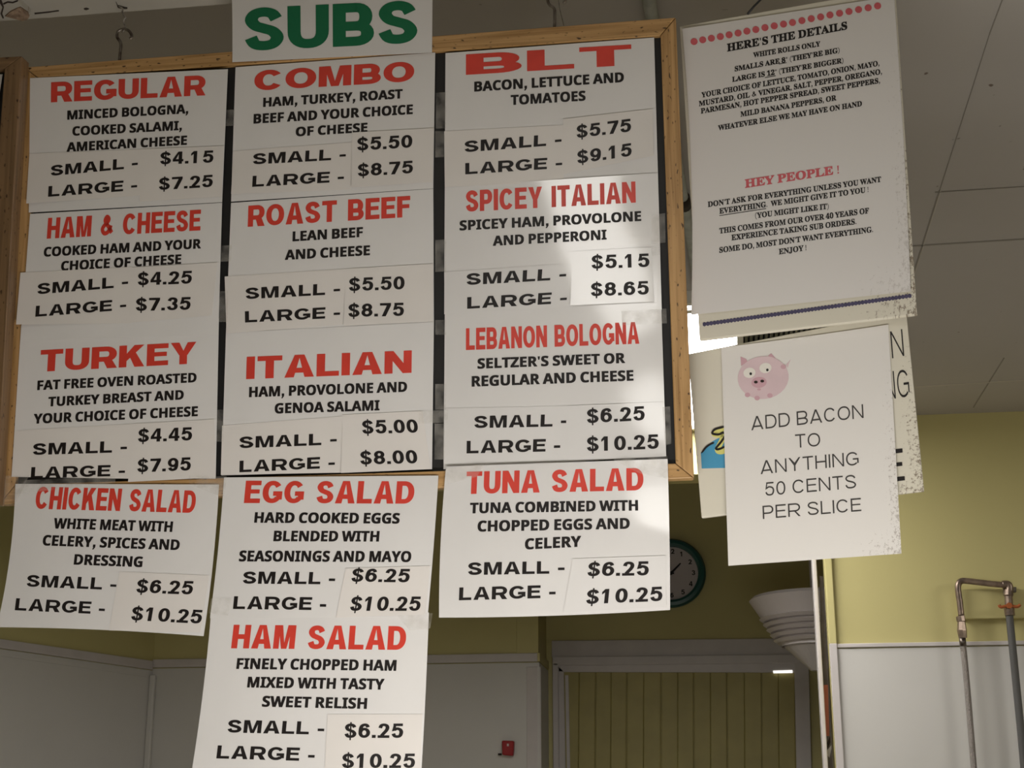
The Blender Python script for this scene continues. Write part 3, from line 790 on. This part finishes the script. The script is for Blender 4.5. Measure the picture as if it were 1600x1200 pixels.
menu_sheet('italian', 'white sheet headed ITALIAN, between the ROAST BEEF and EGG SALAD sheets',
  [(353, 520), (678, 503), (675, 733), (346, 743)], ('ITALIAN', 384.5, 592.5, 643, 582.5, 35, 'head'),
  [('HAM, PROVOLONE AND', 389, 620.5, 636, 612, 15.5), ('GENOA SALAMI', 429, 646, 593, 641, 15.5)],
  [(347, 665), (536, 650), (534, 738.5), (345, 742)], [('SMALL -', 374, 700.5, 526, 694.5, 18), ('LARGE -', 374, 738, 523, 731, 18)],
  [(535, 648), (660, 642), (673, 733), (533, 739)], [('$5.00', 566, 678, 654, 676, 21), ('$8.00', 563, 726, 653, 724, 21)],
  PP, -.002, pcurl=low(.002), tapes=([(655, 643), (700, 640), (699, 660), (654, 662)], [(338, 640), (349, 640), (349, 690), (337, 690)]))
menu_sheet('egg', 'white sheet headed EGG SALAD hanging below the frame, above HAM SALAD',
  [(350, 746), (685, 743), (668, 964), (328, 966)], ('EGG SALAD', 381, 786, 646, 787, 35, 'cond'),
  [('HARD COOKED EGGS', 397, 816.5, 624, 818, 16), ('BLENDED WITH', 427, 845.5, 592, 846, 16), ('SEASONINGS AND MAYO', 373, 877, 642, 878, 16.5)],
  None, [('SMALL -', 379, 912, 523, 913, 19), ('LARGE -', 364, 951.5, 509, 953.5, 20)],
  [(540, 888), (672, 884), (664, 960), (525, 965)], [('$6.25', 548, 909, 639, 910, 21), ('$10.25', 546, 954.5, 656, 954.5, 22.5)],
  PP, .003, bows=(0, 1, 0, 2), curl=lambda u, v: .006 * v + .004 * math.sin(v * 3) * u, pcurl=lowr(.003),
  tapes=([(338, 744), (354, 744), (350, 775), (340, 775)], [(330, 935), (362, 935), (356, 962), (326, 958)]))
menu_sheet('hamsalad', 'white sheet headed HAM SALAD, lowest sheet, cut off by the bottom of the photo',
  [(330, 955), (670, 957), (657, 1228), (296, 1226)], ('HAM SALAD', 361, 1013, 633.5, 1015.5, 37, 'cond'),
  [('FINELY CHOPPED HAM', 369, 1045, 619, 1048, 16.5), ('MIXED WITH TASTY', 386, 1074, 600, 1077.5, 16.5), ('SWEET RELISH', 409, 1104, 573, 1107.5, 16.5)],
  None, [('SMALL -', 355, 1144.5, 506, 1148, 20), ('LARGE -', 338, 1185, 491, 1189.5, 20.5)],
  [(512, 1116), (660, 1116), (655, 1222), (506, 1222)], [('$6.25', 538, 1153, 629.5, 1153, 22.5), ('$10.25', 534, 1200, 648, 1200, 22.5)],
  PP, .0025, bows=(0, 1, 0, 3), curl=lambda u, v: .0062 + .010 * v, tapes=([(615, 955), (676, 958), (672, 982), (640, 985)],))
# --- right column
menu_sheet('blt', 'white sheet headed BLT at the top right corner of the menu board',
  [(696, 83), (1022, 58.6), (1028, 270), (695, 292)], ('BLT', 728, 117, 987, 101.5, 32, 'head'),
  [('BACON, LETTUCE AND', 741, 143, 975, 128, 15), ('TOMATOES', 798, 164, 915, 157, 15)],
  [(694, 205), (885, 195), (880, 284), (695, 292)], [('SMALL -', 726, 238, 877, 226, 17.5), ('LARGE -', 727, 272.5, 878, 262.5, 17.5)],
  [(880, 186), (1020, 170), (1021, 243), (880, 272)], [('$5.75', 901, 216, 986, 205.5, 20), ('$9.15', 902, 256, 987, 243.5, 20)],
  PP, -.003, scurl=lowl(.003), pcurl=lowr(.003), tapes=([(681, 145), (698, 144), (697, 200), (681, 201)], [(680, 205), (695, 205), (695, 245), (680, 246)]))
menu_sheet('spicey', 'glossy white sheet headed SPICEY ITALIAN, below the BLT sheet',
  [(695, 292), (1028, 270), (1034, 484), (694, 491)], ('SPICEY ITALIAN', 728, 331, 993.5, 316.5, 33, 'cond'),
  [('SPICEY HAM, PROVOLONE', 718, 360, 1002, 345, 15), ('AND PEPPERONI', 770, 384, 948, 374, 15)],
  [(694, 425), (902, 411), (895, 481), (695, 491)], [('SMALL -', 729, 445.5, 884, 436.5, 18), ('LARGE -', 730, 482.5, 885, 473.5, 18)],
  [(895, 393), (1018, 386), (1022, 471), (891, 477)], [('$5.15', 924, 420, 1015, 417, 21), ('$8.65', 923, 463, 1014, 460, 21)],
  GL, -.0025, curl=lambda u, v: .0012 * math.sin(5 * v + 3 * u) * u, pcurl=low(.0015),
  tapes=([(1018, 336), (1039, 333), (1040, 379), (1018, 381)], [(680, 375), (697, 374), (697, 424), (680, 425)], [(1018, 387), (1032, 386), (1032, 398), (1019, 399)]))
menu_sheet('lebanon', 'glossy white sheet headed LEBANON BOLOGNA, above the TUNA SALAD sheet',
  [(695, 490), (1033, 472), (1041, 713), (693, 733)], ('LEBANON BOLOGNA', 728, 547, 999, 537, 34, 'cond'),
  [("SELTZER'S SWEET OR", 746, 576, 977, 567, 15.5), ('REGULAR AND CHEESE', 737, 604, 990, 594.5, 16)],
  [(694, 638), (888, 634), (884, 719), (693, 733)], [('SMALL -', 741, 669, 886, 666, 19), ('LARGE -', 729, 708.5, 875, 705, 19.5)],
  [(885, 634), (1038, 628), (1041, 713), (884, 720)], [('$6.25', 917, 661.5, 1007.5, 656.5, 22), ('$10.25', 917, 705.5, 1029.5, 701, 22.5)],
  GL, -.0022, curl=lambda u, v: .0009 * math.sin(6 * v + 2 * u) * u, pcurl=lowr(.001),
  tapes=([(971, 486), (1041, 482), (1042, 505), (972, 508)], [(1035, 636), (1047, 635), (1049, 693), (1039, 696)],
         [(680, 600), (697, 600), (697, 640), (680, 640)], [(679, 662), (695, 662), (695, 718), (679, 718)], [(680, 500), (697, 500), (697, 523), (680, 523)]))
menu_sheet('tuna', 'glossy white sheet headed TUNA SALAD hanging below the right end of the frame',
  [(697, 729), (1043, 717), (1047, 953), (686, 965)], ('TUNA SALAD', 728, 772, 1005.5, 766, 35, 'cond'),
  [('TUNA COMBINED WITH', 734, 802, 997, 797.5, 16), ('CHOPPED EGGS AND', 746, 830.5, 984, 826, 16.5), ('CELERY', 820, 858.5, 908, 854, 16.5)],
  None, [('SMALL -', 731, 898.5, 882, 896, 19.5), ('LARGE -', 717, 938, 868, 934, 20)],
  [(895, 873), (1040, 868), (1041, 947), (880, 956)], [('$6.25', 917, 900.5, 1013.5, 899, 22), ('$10.25', 915, 944, 1035, 939, 22.5)],
  GL, .003, bows=(0, 1, 3, -3), curl=lambda u, v: .008 * v + .004 * math.exp(-((v - .55) / .2) ** 2) * u ** 2, pcurl=lowr(.0015),
  tapes=([(694, 733), (758, 724), (745, 745), (700, 756)], [(958, 718), (1043, 712), (1044, 748), (1000, 740)]))
# --- title sheet
s = Sheet('title_sheet', [(361, -42), (676, -66), (675, 82), (363, 97)], BOARD, PP, .002, bows=(0, 0, 0, 1))
tag(s.o, 'white sheet with large green SUBS taped over the top rail of the menu board', 'sign sheet')
s.letters('title_lettering', [('SUBS', 383, 80, 652, 67, 67, 'head')], M['green'])
s = Sheet('menu_sheet', [(-300, 132), (4, 116), (-30, 330), (-320, 342)], LB, PP, -.010)
tag(s.o, 'sliver of white sheet in the dark frame at the left edge of the photo', 'menu sheet')

# ------------------------------------------------------------------ notice panel, details page
DP = [(1062, 41), (1399, -18), (1433, 491), (1093, 531)]
nb = thing('notice_panel', NOTICE.hit(1262, 511), 'cream hanging panel with a violet zigzag border, right of the menu board', 'sign panel')
slab('panel', DP, NOTICE, .009, M['cream'], nb, uv=True, lift=-.009, bev=.001)
p0, p1 = Vector((1098, 507)), Vector((1424, 462)); n = 62; d = (p1 - p0); q = Vector((-d.y, d.x)).normalized()
V = []; Fc = []
for i in range(2 * n + 1):
    p = p0 + d * (i / (2 * n)); h = 3.6 if i % 2 else 2.0
    V += [NOTICE.hit(p.x + q.x * h, p.y + q.y * h, .0006), NOTICE.hit(p.x - q.x * h, p.y - q.y * h, .0006)]
    if i: Fc.append((2 * i - 2, 2 * i - 1, 2 * i + 1, 2 * i))
obj('zigzag_border', V, Fc, M['violet'], nb)
tube('hanging_cord', pxpath(NOTICE, [(1168, 22), (1178, 10), (1190, -2), (1204, -22), (1210, -50), (1214, -85)], .002), .0016, M['cord'], nb)

ds = Sheet('details_page', [(1066, 45), (1397, -6), (1423, 455), (1080, 492)], NOTICE, M['detailpaper'], .0015, bows=(0, 2, 0, 7),
           curl=lambda u, v: .002 * math.exp(-((v - .95) / .2) ** 2) + .02 * max(0, .12 - u) * math.exp(-((v - .05) / .15) ** 2))
tag(ds.o, "white details page headed HERE'S THE DETAILS on the cream panel right of the menu board", 'notice')
sr = 'serif'
ds.letters('heading_lettering', [("HERE'S THE DETAILS", 1136, 80.5, 1324, 45.5, 11.5, sr)], M['black'])
ds.letters('notice_lettering', [
    ('WHITE ROLLS ONLY', 1177, 90, 1282, 72, 7.5, sr), ('SMALLS ARE 8" (THEY\'RE BIG)', 1148, 111.5, 1312, 82, 7.5, sr),
    ('LARGE IS 12" (THEY\'RE BIGGER)', 1144, 128, 1318, 98, 7.5, sr),
    ('YOUR CHOICE OF LETTUCE, TOMATO, ONION, MAYO,', 1096, 152.5, 1374, 102.5, 7.8, sr),
    ('MUSTARD, OIL & VINEGAR, SALT, PEPPER, OREGANO,', 1092, 166, 1378, 115.5, 7.8, sr),
    ('PARMESAN, HOT PEPPER SPREAD, SWEET PEPPERS,', 1095, 177.5, 1375, 129.5, 7.8, sr),
    ('MILD BANANA PEPPERS, OR', 1157, 182.5, 1307, 156.5, 7.8, sr), ('WHATEVER ELSE WE MAY HAVE ON HAND', 1122, 204, 1347, 165.5, 7.8, sr),
    ("DON'T ASK FOR EVERYTHING UNLESS YOU WANT", 1106, 323.5, 1377, 284, 8, sr),
    ('EVERYTHING.  WE MIGHT GIVE IT TO YOU !', 1124, 334, 1357, 300, 8, sr), ('(YOU MIGHT LIKE IT)', 1180, 341, 1295, 326, 8, sr),
    ('THIS COMES FROM OUR OVER 40 YEARS OF', 1124, 365, 1358, 333, 8.2, sr), ('EXPERIENCE TAKING SUB ORDERS.', 1143, 375.5, 1338, 350, 8.2, sr),
    ("SOME DO, MOST DON'T WANT EVERYTHING.", 1124, 395, 1364, 362.5, 8.2, sr), ('ENJOY !', 1217, 397.5, 1260, 391, 8.2, sr)], M['black'])
for x0, y0, x1, y1 in ((1124, 336.5, 1197, 325.5), (1217, 99.6, 1229, 97.4), (1195, 120.8, 1212, 117.8)):
    obj('underline', [ds.surf(x0, y0, .0004), ds.surf(x0, y0 + 1, .0004), ds.surf(x1, y1 + 1, .0004), ds.surf(x1, y1, .0004)], [(0, 1, 2, 3)], M['black'], ds.o)
ds.letters('coral_heading_lettering', [('HEY PEOPLE !', 1164, 293.5, 1311, 271, 12.5, sr)], M['pinkred'])
for x, y in [(178, 260), (232, 249), (286, 239), (342, 229), (397, 218), (453, 207), (508, 195), (564, 185), (621, 173), (679, 162), (737, 151),
             (793, 141), (852, 129), (910, 117), (969, 106), (1027, 94), (1087, 83), (1146, 72), (1206, 60), (1266, 49), (1325, 37)]:
    cx, cy = 1040 + x / 4, y / 4
    obj('coral_dot', [ds.surf(cx + 5.6 * math.cos(a * .3927), cy + 5.4 * math.sin(a * .3927), .0004) for a in range(16)], [tuple(range(16))], M['pinkred'], ds.o)

# ------------------------------------------------------------------ lower panel and bacon sheet
LOWP = NOTICE.off(-.020)
lp = thing('lettered_panel', LOWP.hit(1268, 788), 'off-white lettered panel with a blue and yellow squiggle, behind the bacon sheet', 'sign panel')
PQ = [(1075, 553), (1416, 486), (1444, 767), (1096, 809)]
slab('panel', PQ, LOWP, .008, M['cream'], lp, uv=True, lift=-.008, bev=.001)
class Flat:
    def __init__(s, pl, c): s.pl, s.c = pl, c
    def surf(s, x, y, k=0): return s.pl.hit(x, y, k)
    def up(s, x, y): return s._u
fl = Flat(LOWP, PQ); fl._u = Vector((-22, -270)).normalized()[:]
V, Fc = [], []
text_geo(('N', 1394, 560, 1413, 556, 42, 'tall'), fl.surf, fl.up, .0005, V, Fc)
text_geo(('NG', 1383, 625, 1422, 619.5, 43, 'tall'), fl.surf, fl.up, .0005, V, Fc)
obj('thin_lettering', V, Fc, M['black'], lp)
V, Fc = [], []
text_geo(('E', 1384, 754, 1414, 750.5, 50, 'bold'), fl.surf, fl.up, .0005, V, Fc)
obj('bold_lettering', V, Fc, M['black'], lp)
def flat(name, px, pl, k, m, parent):
    return obj(name, [pl.hit(x, y, k) for x, y in px], [tuple(range(len(px)))], m, parent)
def ribbon(name, pts, w, pl, k, m, parent, ends=.3, surf=None):
    P = [Vector((p.x, p.y)) for p in smooth_path([(x, y, 0) for x, y in pts], 6)]; V = []; Fc = []
    for i, p in enumerate(P):
        t = (P[min(i + 1, len(P) - 1)] - P[max(i - 1, 0)]).normalized(); q = Vector((-t.y, t.x)) * w / 2
        e = min(1, ends + 6 * min(i, len(P) - 1 - i) / len(P))
        for sg in (1, -1):
            a = p + q * sg * e; V.append(surf(a.x, a.y, k) if surf else pl.hit(a.x, a.y, k))
        if i: Fc.append((2 * i - 2, 2 * i - 1, 2 * i + 1, 2 * i))
    return obj(name, V, Fc, m, parent)
flat('blue_wave', [(1095, 707), (1103, 698), (1113, 690), (1123, 684.5), (1136, 682), (1140, 731), (1096.5, 732)], LOWP, .0005, M['blue'], lp)
ribbon('yellow_squiggle', [(1146, 668), (1126, 671), (1115, 677), (1124, 680), (1130, 678), (1128, 688), (1121, 703), (1130, 705), (1146, 694)], 8.5, LOWP, .0008, M['pale_yellow'], lp)
ribbon('black_squiggle', [(1146, 664), (1131, 667), (1117, 671), (1113, 677), (1122, 679), (1130, 676), (1133, 680), (1127, 690), (1119, 700), (1122, 702), (1132, 698), (1146, 688)], 3.4, LOWP, .0011, M['black'], lp)
ribbon('black_wave_edge', [(1096, 708), (1103, 699), (1110, 694), (1116, 691.5)], 3.0, LOWP, .0011, M['black'], lp)
ribbon('hinge_rod', [(1392, 496), (1410, 494), (1428, 490)], 4, LOWP, .002, M['metal'], lp)

BAC = LOWP
bs = Sheet('bacon_sheet', [(1127, 543), (1388, 507), (1408.5, 865), (1138, 884)], BAC, M['signpaper'], .0015, bows=(1, 0, 0, 0),
           curl=lambda u, v: .006 * v)
tag(bs.o, 'white sheet reading ADD BACON TO ANYTHING with a pink pig, taped over the lettered panel', 'notice')
bs.letters('notice_lettering', [('ADD BACON', 1174, 672.5, 1349.5, 653, 21.5, 'thin'), ('TO', 1243, 700, 1282, 697, 21, 'thin'),
    ('ANYTHING', 1188.5, 741, 1342, 726.5, 21, 'thin'), ('50 CENTS', 1196, 775, 1338, 762.5, 21, 'thin'), ('PER SLICE', 1192, 811, 1346, 798.5, 20.5, 'thin')], M['grey_ink'])
bs.tape([(1240, 524), (1268, 520), (1264, 530), (1238, 532)], .002)
pigo = [None]
def ell(name, cx, cy, rx, ry, m, k, rot=0, parent=None):
    c, s = math.cos(rot), math.sin(rot); pts = []
    for i in range(28):
        a = 2 * math.pi * i / 28; x, y = rx * math.cos(a), ry * math.sin(a); pts.append(bs.surf(cx + x * c - y * s, cy + x * s + y * c, k))
    return obj(name, pts, [tuple(range(28))], m, parent or bs.o)
pg = ell('pig_picture', 1192.5, 590, 40, 33.5, M['pig'], .0005, -.12)
def bpoly(name, px, m, k): return obj(name, [bs.surf(x, y, k) for x, y in px], [tuple(range(len(px)))], m, pg)
bpoly('ear', [(1157, 557), (1166, 561), (1168, 565), (1158, 572)], M['pig_dark'], .0004); bpoly('ear', [(1205, 552), (1213, 561), (1211, 566), (1200, 556)], M['pig_dark'], .0004)
bpoly('tail', [(1228, 570), (1236, 561), (1233, 567), (1231, 575)], M['pig'], .0004)
for cx, cy in ((1168, 617), (1183, 622), (1203, 618), (1224, 573)): ell('trotter', cx, cy, 4.2, 3.6, M['pig_dark'], .0007, 0, pg)
ell('eye', 1171, 582.5, 9.5, 8, M['pig_white'], .0007, -.2, pg); ell('eye', 1196, 575, 9.5, 8, M['pig_white'], .0007, -.2, pg)
ell('pupil', 1173, 584, 2, 2.2, M['black'], .0010, 0, pg); ell('pupil', 1199, 578, 2, 2.2, M['black'], .0010, 0, pg)
ell('snout', 1186, 597.5, 12, 8.5, M['pig_dark'], .0008, -.1, pg)
ell('nostril', 1181, 597, 3, 2.2, M['dark'], .0011, 0, pg); ell('nostril', 1191, 595.5, 3, 2.2, M['dark'], .0011, 0, pg)
ell('mouth', 1186, 608.5, 3, 1.6, M['pig_dark'], .0009, 0, pg)

# ------------------------------------------------------------------ ceiling fittings
cl = thing('ceiling_light', CEIL.hit(1000, 560), 'lit rectangular ceiling light panel glimpsed between the menu board and the hanging signs', 'ceiling light')
fx0, fx1 = CEIL.hit(820, 540).x, CEIL.hit(1151, 540).x
fy0, fy1 = CEIL.hit(1075, 459).y, CEIL.hit(1082, 655).y
fym = CEIL.hit(1075, 470).y
for a, b in (((fx0 - .02, fy0 - .02, ZC - .03), (fx1 + .015, fy0, ZC)), ((fx0 - .02, fy1, ZC - .03), (fx1 + .015, fy1 + .02, ZC)),
             ((fx0 - .02, fy0, ZC - .03), (fx0, fy1, ZC)), ((fx1, fy0, ZC - .03), (fx1 + .015, fy1, ZC)), ((fx0, fym - .012, ZC - .028), (fx1, fym + .012, ZC - .004))):
    box('housing_rail', a, b, M['fixture'], cl)
box('diffuser', (fx0, fy0, ZC - .020), (fx1, fy1, ZC - .006), M['tube'], cl)
gr = thing('ceiling_grille', CEIL.hit(1270, 520), 'black slatted ceiling grille seen in the gap above the bacon sheet', 'grille')
gx0, gx1 = fx1 + .017, CEIL.hit(1392, 520).x; gy0, gy1 = CEIL.hit(1200, 480).y, CEIL.hit(1200, 562).y
box('backing', (gx0, gy0, ZC - .004), (gx1, gy1, ZC), M['grille'], gr)
ns = 30
for i in range(ns):
    x = gx0 + (gx1 - gx0) * (i + .5) / ns
    box('slat', (x - .0035, gy0 + .01, ZC - .022), (x + .0035, gy1 - .01, ZC - .005), M['slat'], gr)
cy = (gy0 + gy1) / 2
for a, b in (((gx0, gy0, ZC - .024), (gx1, gy0 + .01, ZC)), ((gx0, gy1 - .01, ZC - .024), (gx1, gy1, ZC)), ((gx0, cy - .004, ZC - .020), (gx1, cy + .004, ZC - .006))):
    box('frame_bar', a, b, M['grille'], gr)

cd = thing('conduit', CEIL.hit(1040, 180), 'grey painted conduit running along the ceiling behind the menu board corner', 'conduit')
CC = CEIL.off(.014)
tube('pipe', pxpath(CC, [(1006, -60), (1014, 0), (1040, 150), (1070, 325), (1083, 400), (1092, 452)]), .0105, M['conduit'], cd, 14)
tube('coupling', pxpath(CC, [(1067, 308), (1070, 322)]), .0135, M['dark'], cd, 14)

# ------------------------------------------------------------------ wall clock
ck = thing('wall_clock', WALL2.hit(1050, 950), 'round wall clock with dark teal rim, half hidden behind the TUNA SALAD sheet', 'clock')
c = WALL2.hit(1049, 897); R = (WALL2.hit(1103, 896) - c).length; ax = (0, -1, 0)
lathe('rim', c, ax, [(R * .94, 0), (R, .012), (R, .03), (R * .95, .042), (R * .86, .045), (R * .79, .038), (R * .77, .02)], M['clock_rim'], ck, 64)
lathe('dial', c, ax, [(0, .021), (R * .79, .021), (R * .79, .012)], M['clock_face'], ck, 64)
V, Fc = [], []
for h in range(12):
    a = math.radians(90 - h * 30); s = str(h or 12); rr = R * .64; cx, cz = c.x + rr * math.cos(a), c.z + rr * math.sin(a)
    xs = 0
    for chh in s:
        v, f, wd_ = glyph(chh, 'price'); k = len(V); sc = R * .14
        V += [Vector((cx + (x + xs - .4 * len(s)) * sc, c.y - .0222, cz + (y - .5) * sc)) for x, y, z in v]; Fc += [tuple(i + k for i in q) for q in f]; xs += wd_
obj('numerals', V, Fc, M['black'], ck)
def hand(name, ang, L, w):
    a = math.radians(90 - ang); d = Vector((math.cos(a), 0, math.sin(a))); n_ = Vector((-d.z, 0, d.x)); b0 = c + Vector((0, -.026, 0))
    fr = [b0 - d * L * .15 + n_ * w, b0 - d * L * .15 - n_ * w, b0 + d * L - n_ * w * .5, b0 + d * L + n_ * w * .5]
    fixn(obj(name, *prism(fr, [p + Vector((0, .002, 0)) for p in fr]), M['black'], ck))
hand('hour_hand', 45, R * .4, R * .035); hand('minute_hand', 275, R * .58, R * .022)
lathe('hub', c, ax, [(R * .05, .02), (R * .05, .029), (0, .029)], M['black'], ck, 16)

# ------------------------------------------------------------------ red box on the wall
al = thing('alarm_box', WALL3.hit(793, 1181), 'small red box fixed to the white panelled wall beside the back door', 'alarm box')
slab('box', [(784, 1157), (803, 1157.5), (801.5, 1181), (784.5, 1179.5)], WALL3, .035, M['alarm'], al, bev=.005)
slab('knob', [(778, 1177), (783, 1177), (783, 1180), (778, 1180)], WALL3, .02, M['dark'], al, bev=.001)
slab('white_mark', [(792, 1162), (795, 1162), (795, 1166), (792, 1166)], WALL3, .0006, M['trim'], al, lift=.035)

# ------------------------------------------------------------------ white stepped bowl shade
SY = 5.5; SP = Plane((0, SY, 0), (0, -1, 0))
c0 = SP.hit(1279, 1048); kx = (SP.hit(1280, 1000) - SP.hit(1279, 1000)).length
sh = thing('stepped_shade', c0, 'white ribbed bell-shaped shade half hidden behind the white post', 'lamp shade')
ztop = SP.hit(1279, 938).z; zmid = SP.hit(1279, 1010).z; zb = c0.z; hh = ztop - zmid
prof = [(98 * kx, ztop + .012), (104 * kx, ztop)]
def rad(t): return 103 - (103 - 58) * t
n = 5; prof.append((rad(.38) * kx, ztop - hh * .38))
for i in range(n):
    t0, t1 = .38 + .58 * i / n, .38 + .58 * (i + 1) / n
    prof += [((rad(t0) + 3.2) * kx, ztop - hh * (t0 + .02)), ((rad(t1) + 2.2) * kx, ztop - hh * (t1 - .035)), ((rad(t1) - 4.5) * kx, ztop - hh * (t1 - .03)), ((rad(t1) - 4.5) * kx, ztop - hh * t1)]
r1 = 58; prof += [(r1 * .96 * kx, zmid)]
lathe('ribbed_bowl', (c0.x, SY, 0), (0, 0, 1), prof, M['shade'], sh, 64)
lathe('neck_cone', (c0.x, SY, 0), (0, 0, 1), [(r1 * .9 * kx, zmid + .01), (50 * kx, zmid - .004), (12 * kx, zb), (0, zb)], M['trim'], sh, 48)
lathe('inner_lining', (c0.x, SY, 0), (0, 0, 1), [(96 * kx, ztop + .01), (92 * kx, ztop - .02), (0, ztop - .03)], M['shade'], sh, 48)
box('support_rod', (c0.x - .012, SY - .012, ztop - .03), (c0.x + .012, SY + .012, ZA), M['shade'], sh)

# ------------------------------------------------------------------ water pipes on the right wall
PW = WALL1.off(.045)
blk = trim([(1501, 921), (1700, 918), (1700, 964), (1503, 967)], WALL1, .022, M['yellow'], bev=.002)
wp = thing('water_pipe', PW.hit(1540, 990), 'bent tarnished water pipe with two hoses on the yellow and white wall', 'water pipe')
tube('pipe', smooth_path(pxpath(PW, [(1502, 962), (1499.5, 940), (1497, 922), (1497.5, 913), (1501, 908.5), (1508, 907.5), (1530, 910), (1552, 912.5), (1574, 914.5)])), .0088, M['brass'], wp, 14)
tube('elbow', smooth_path(pxpath(PW, [(1566, 913.5), (1574, 913.5), (1577, 917), (1577, 925)]), 5), .0115, M['brass'], wp, 14)
tube('coupling', pxpath(PW, [(1500.5, 963), (1502, 971), (1502.2, 972), (1503, 985), (1503.2, 986), (1504.5, 997)]), .01, M['brass'], wp, 8, radii=[.0125, .0125, .0108, .0135, .0135, .0115], smooth=False)
tube('ferrule', pxpath(PW, [(1503.5, 996), (1505, 1010)]), .0095, M['metal'], wp, 12)
tube('braided_hose', smooth_path(pxpath(PW, [(1504.6, 1006), (1510, 1060), (1516, 1130), (1522, 1205), (1528, 1290), (1533, 1400)])), .0085, M['hose'], wp, 14)
tube('valve_body', pxpath(PW, [(1575.5, 922), (1575.5, 930), (1575.8, 932), (1576.5, 948), (1576.7, 950), (1578, 962)]), .012, M['brass'], wp, 10, radii=[.0125, .0145, .012, .012, .0155, .0145], smooth=False)
tube('valve_handle', smooth_path(pxpath(PW, [(1561, 945), (1564, 948.5), (1576, 946.5), (1589, 948), (1594, 945)], .014)), .0045, M['valve'], wp, 10)
lathe('valve_nut', PW.hit(1576.5, 946.5, .016), (0, -1, 0), [(0, .006), (.009, .006), (.009, -.006), (0, -.006)], M['valve'], wp, 6)
tube('rubber_hose', smooth_path(pxpath(PW, [(1577, 960), (1582, 1010), (1588, 1070), (1595, 1140), (1601, 1205), (1610, 1290), (1620, 1400)])), .0105, M['dark_hose'], wp, 14)
slab('wall_clip', [(1568, 918), (1588, 917), (1588, 925), (1568, 926)], WALL1, .03, M['metal'], wp, lift=.0)
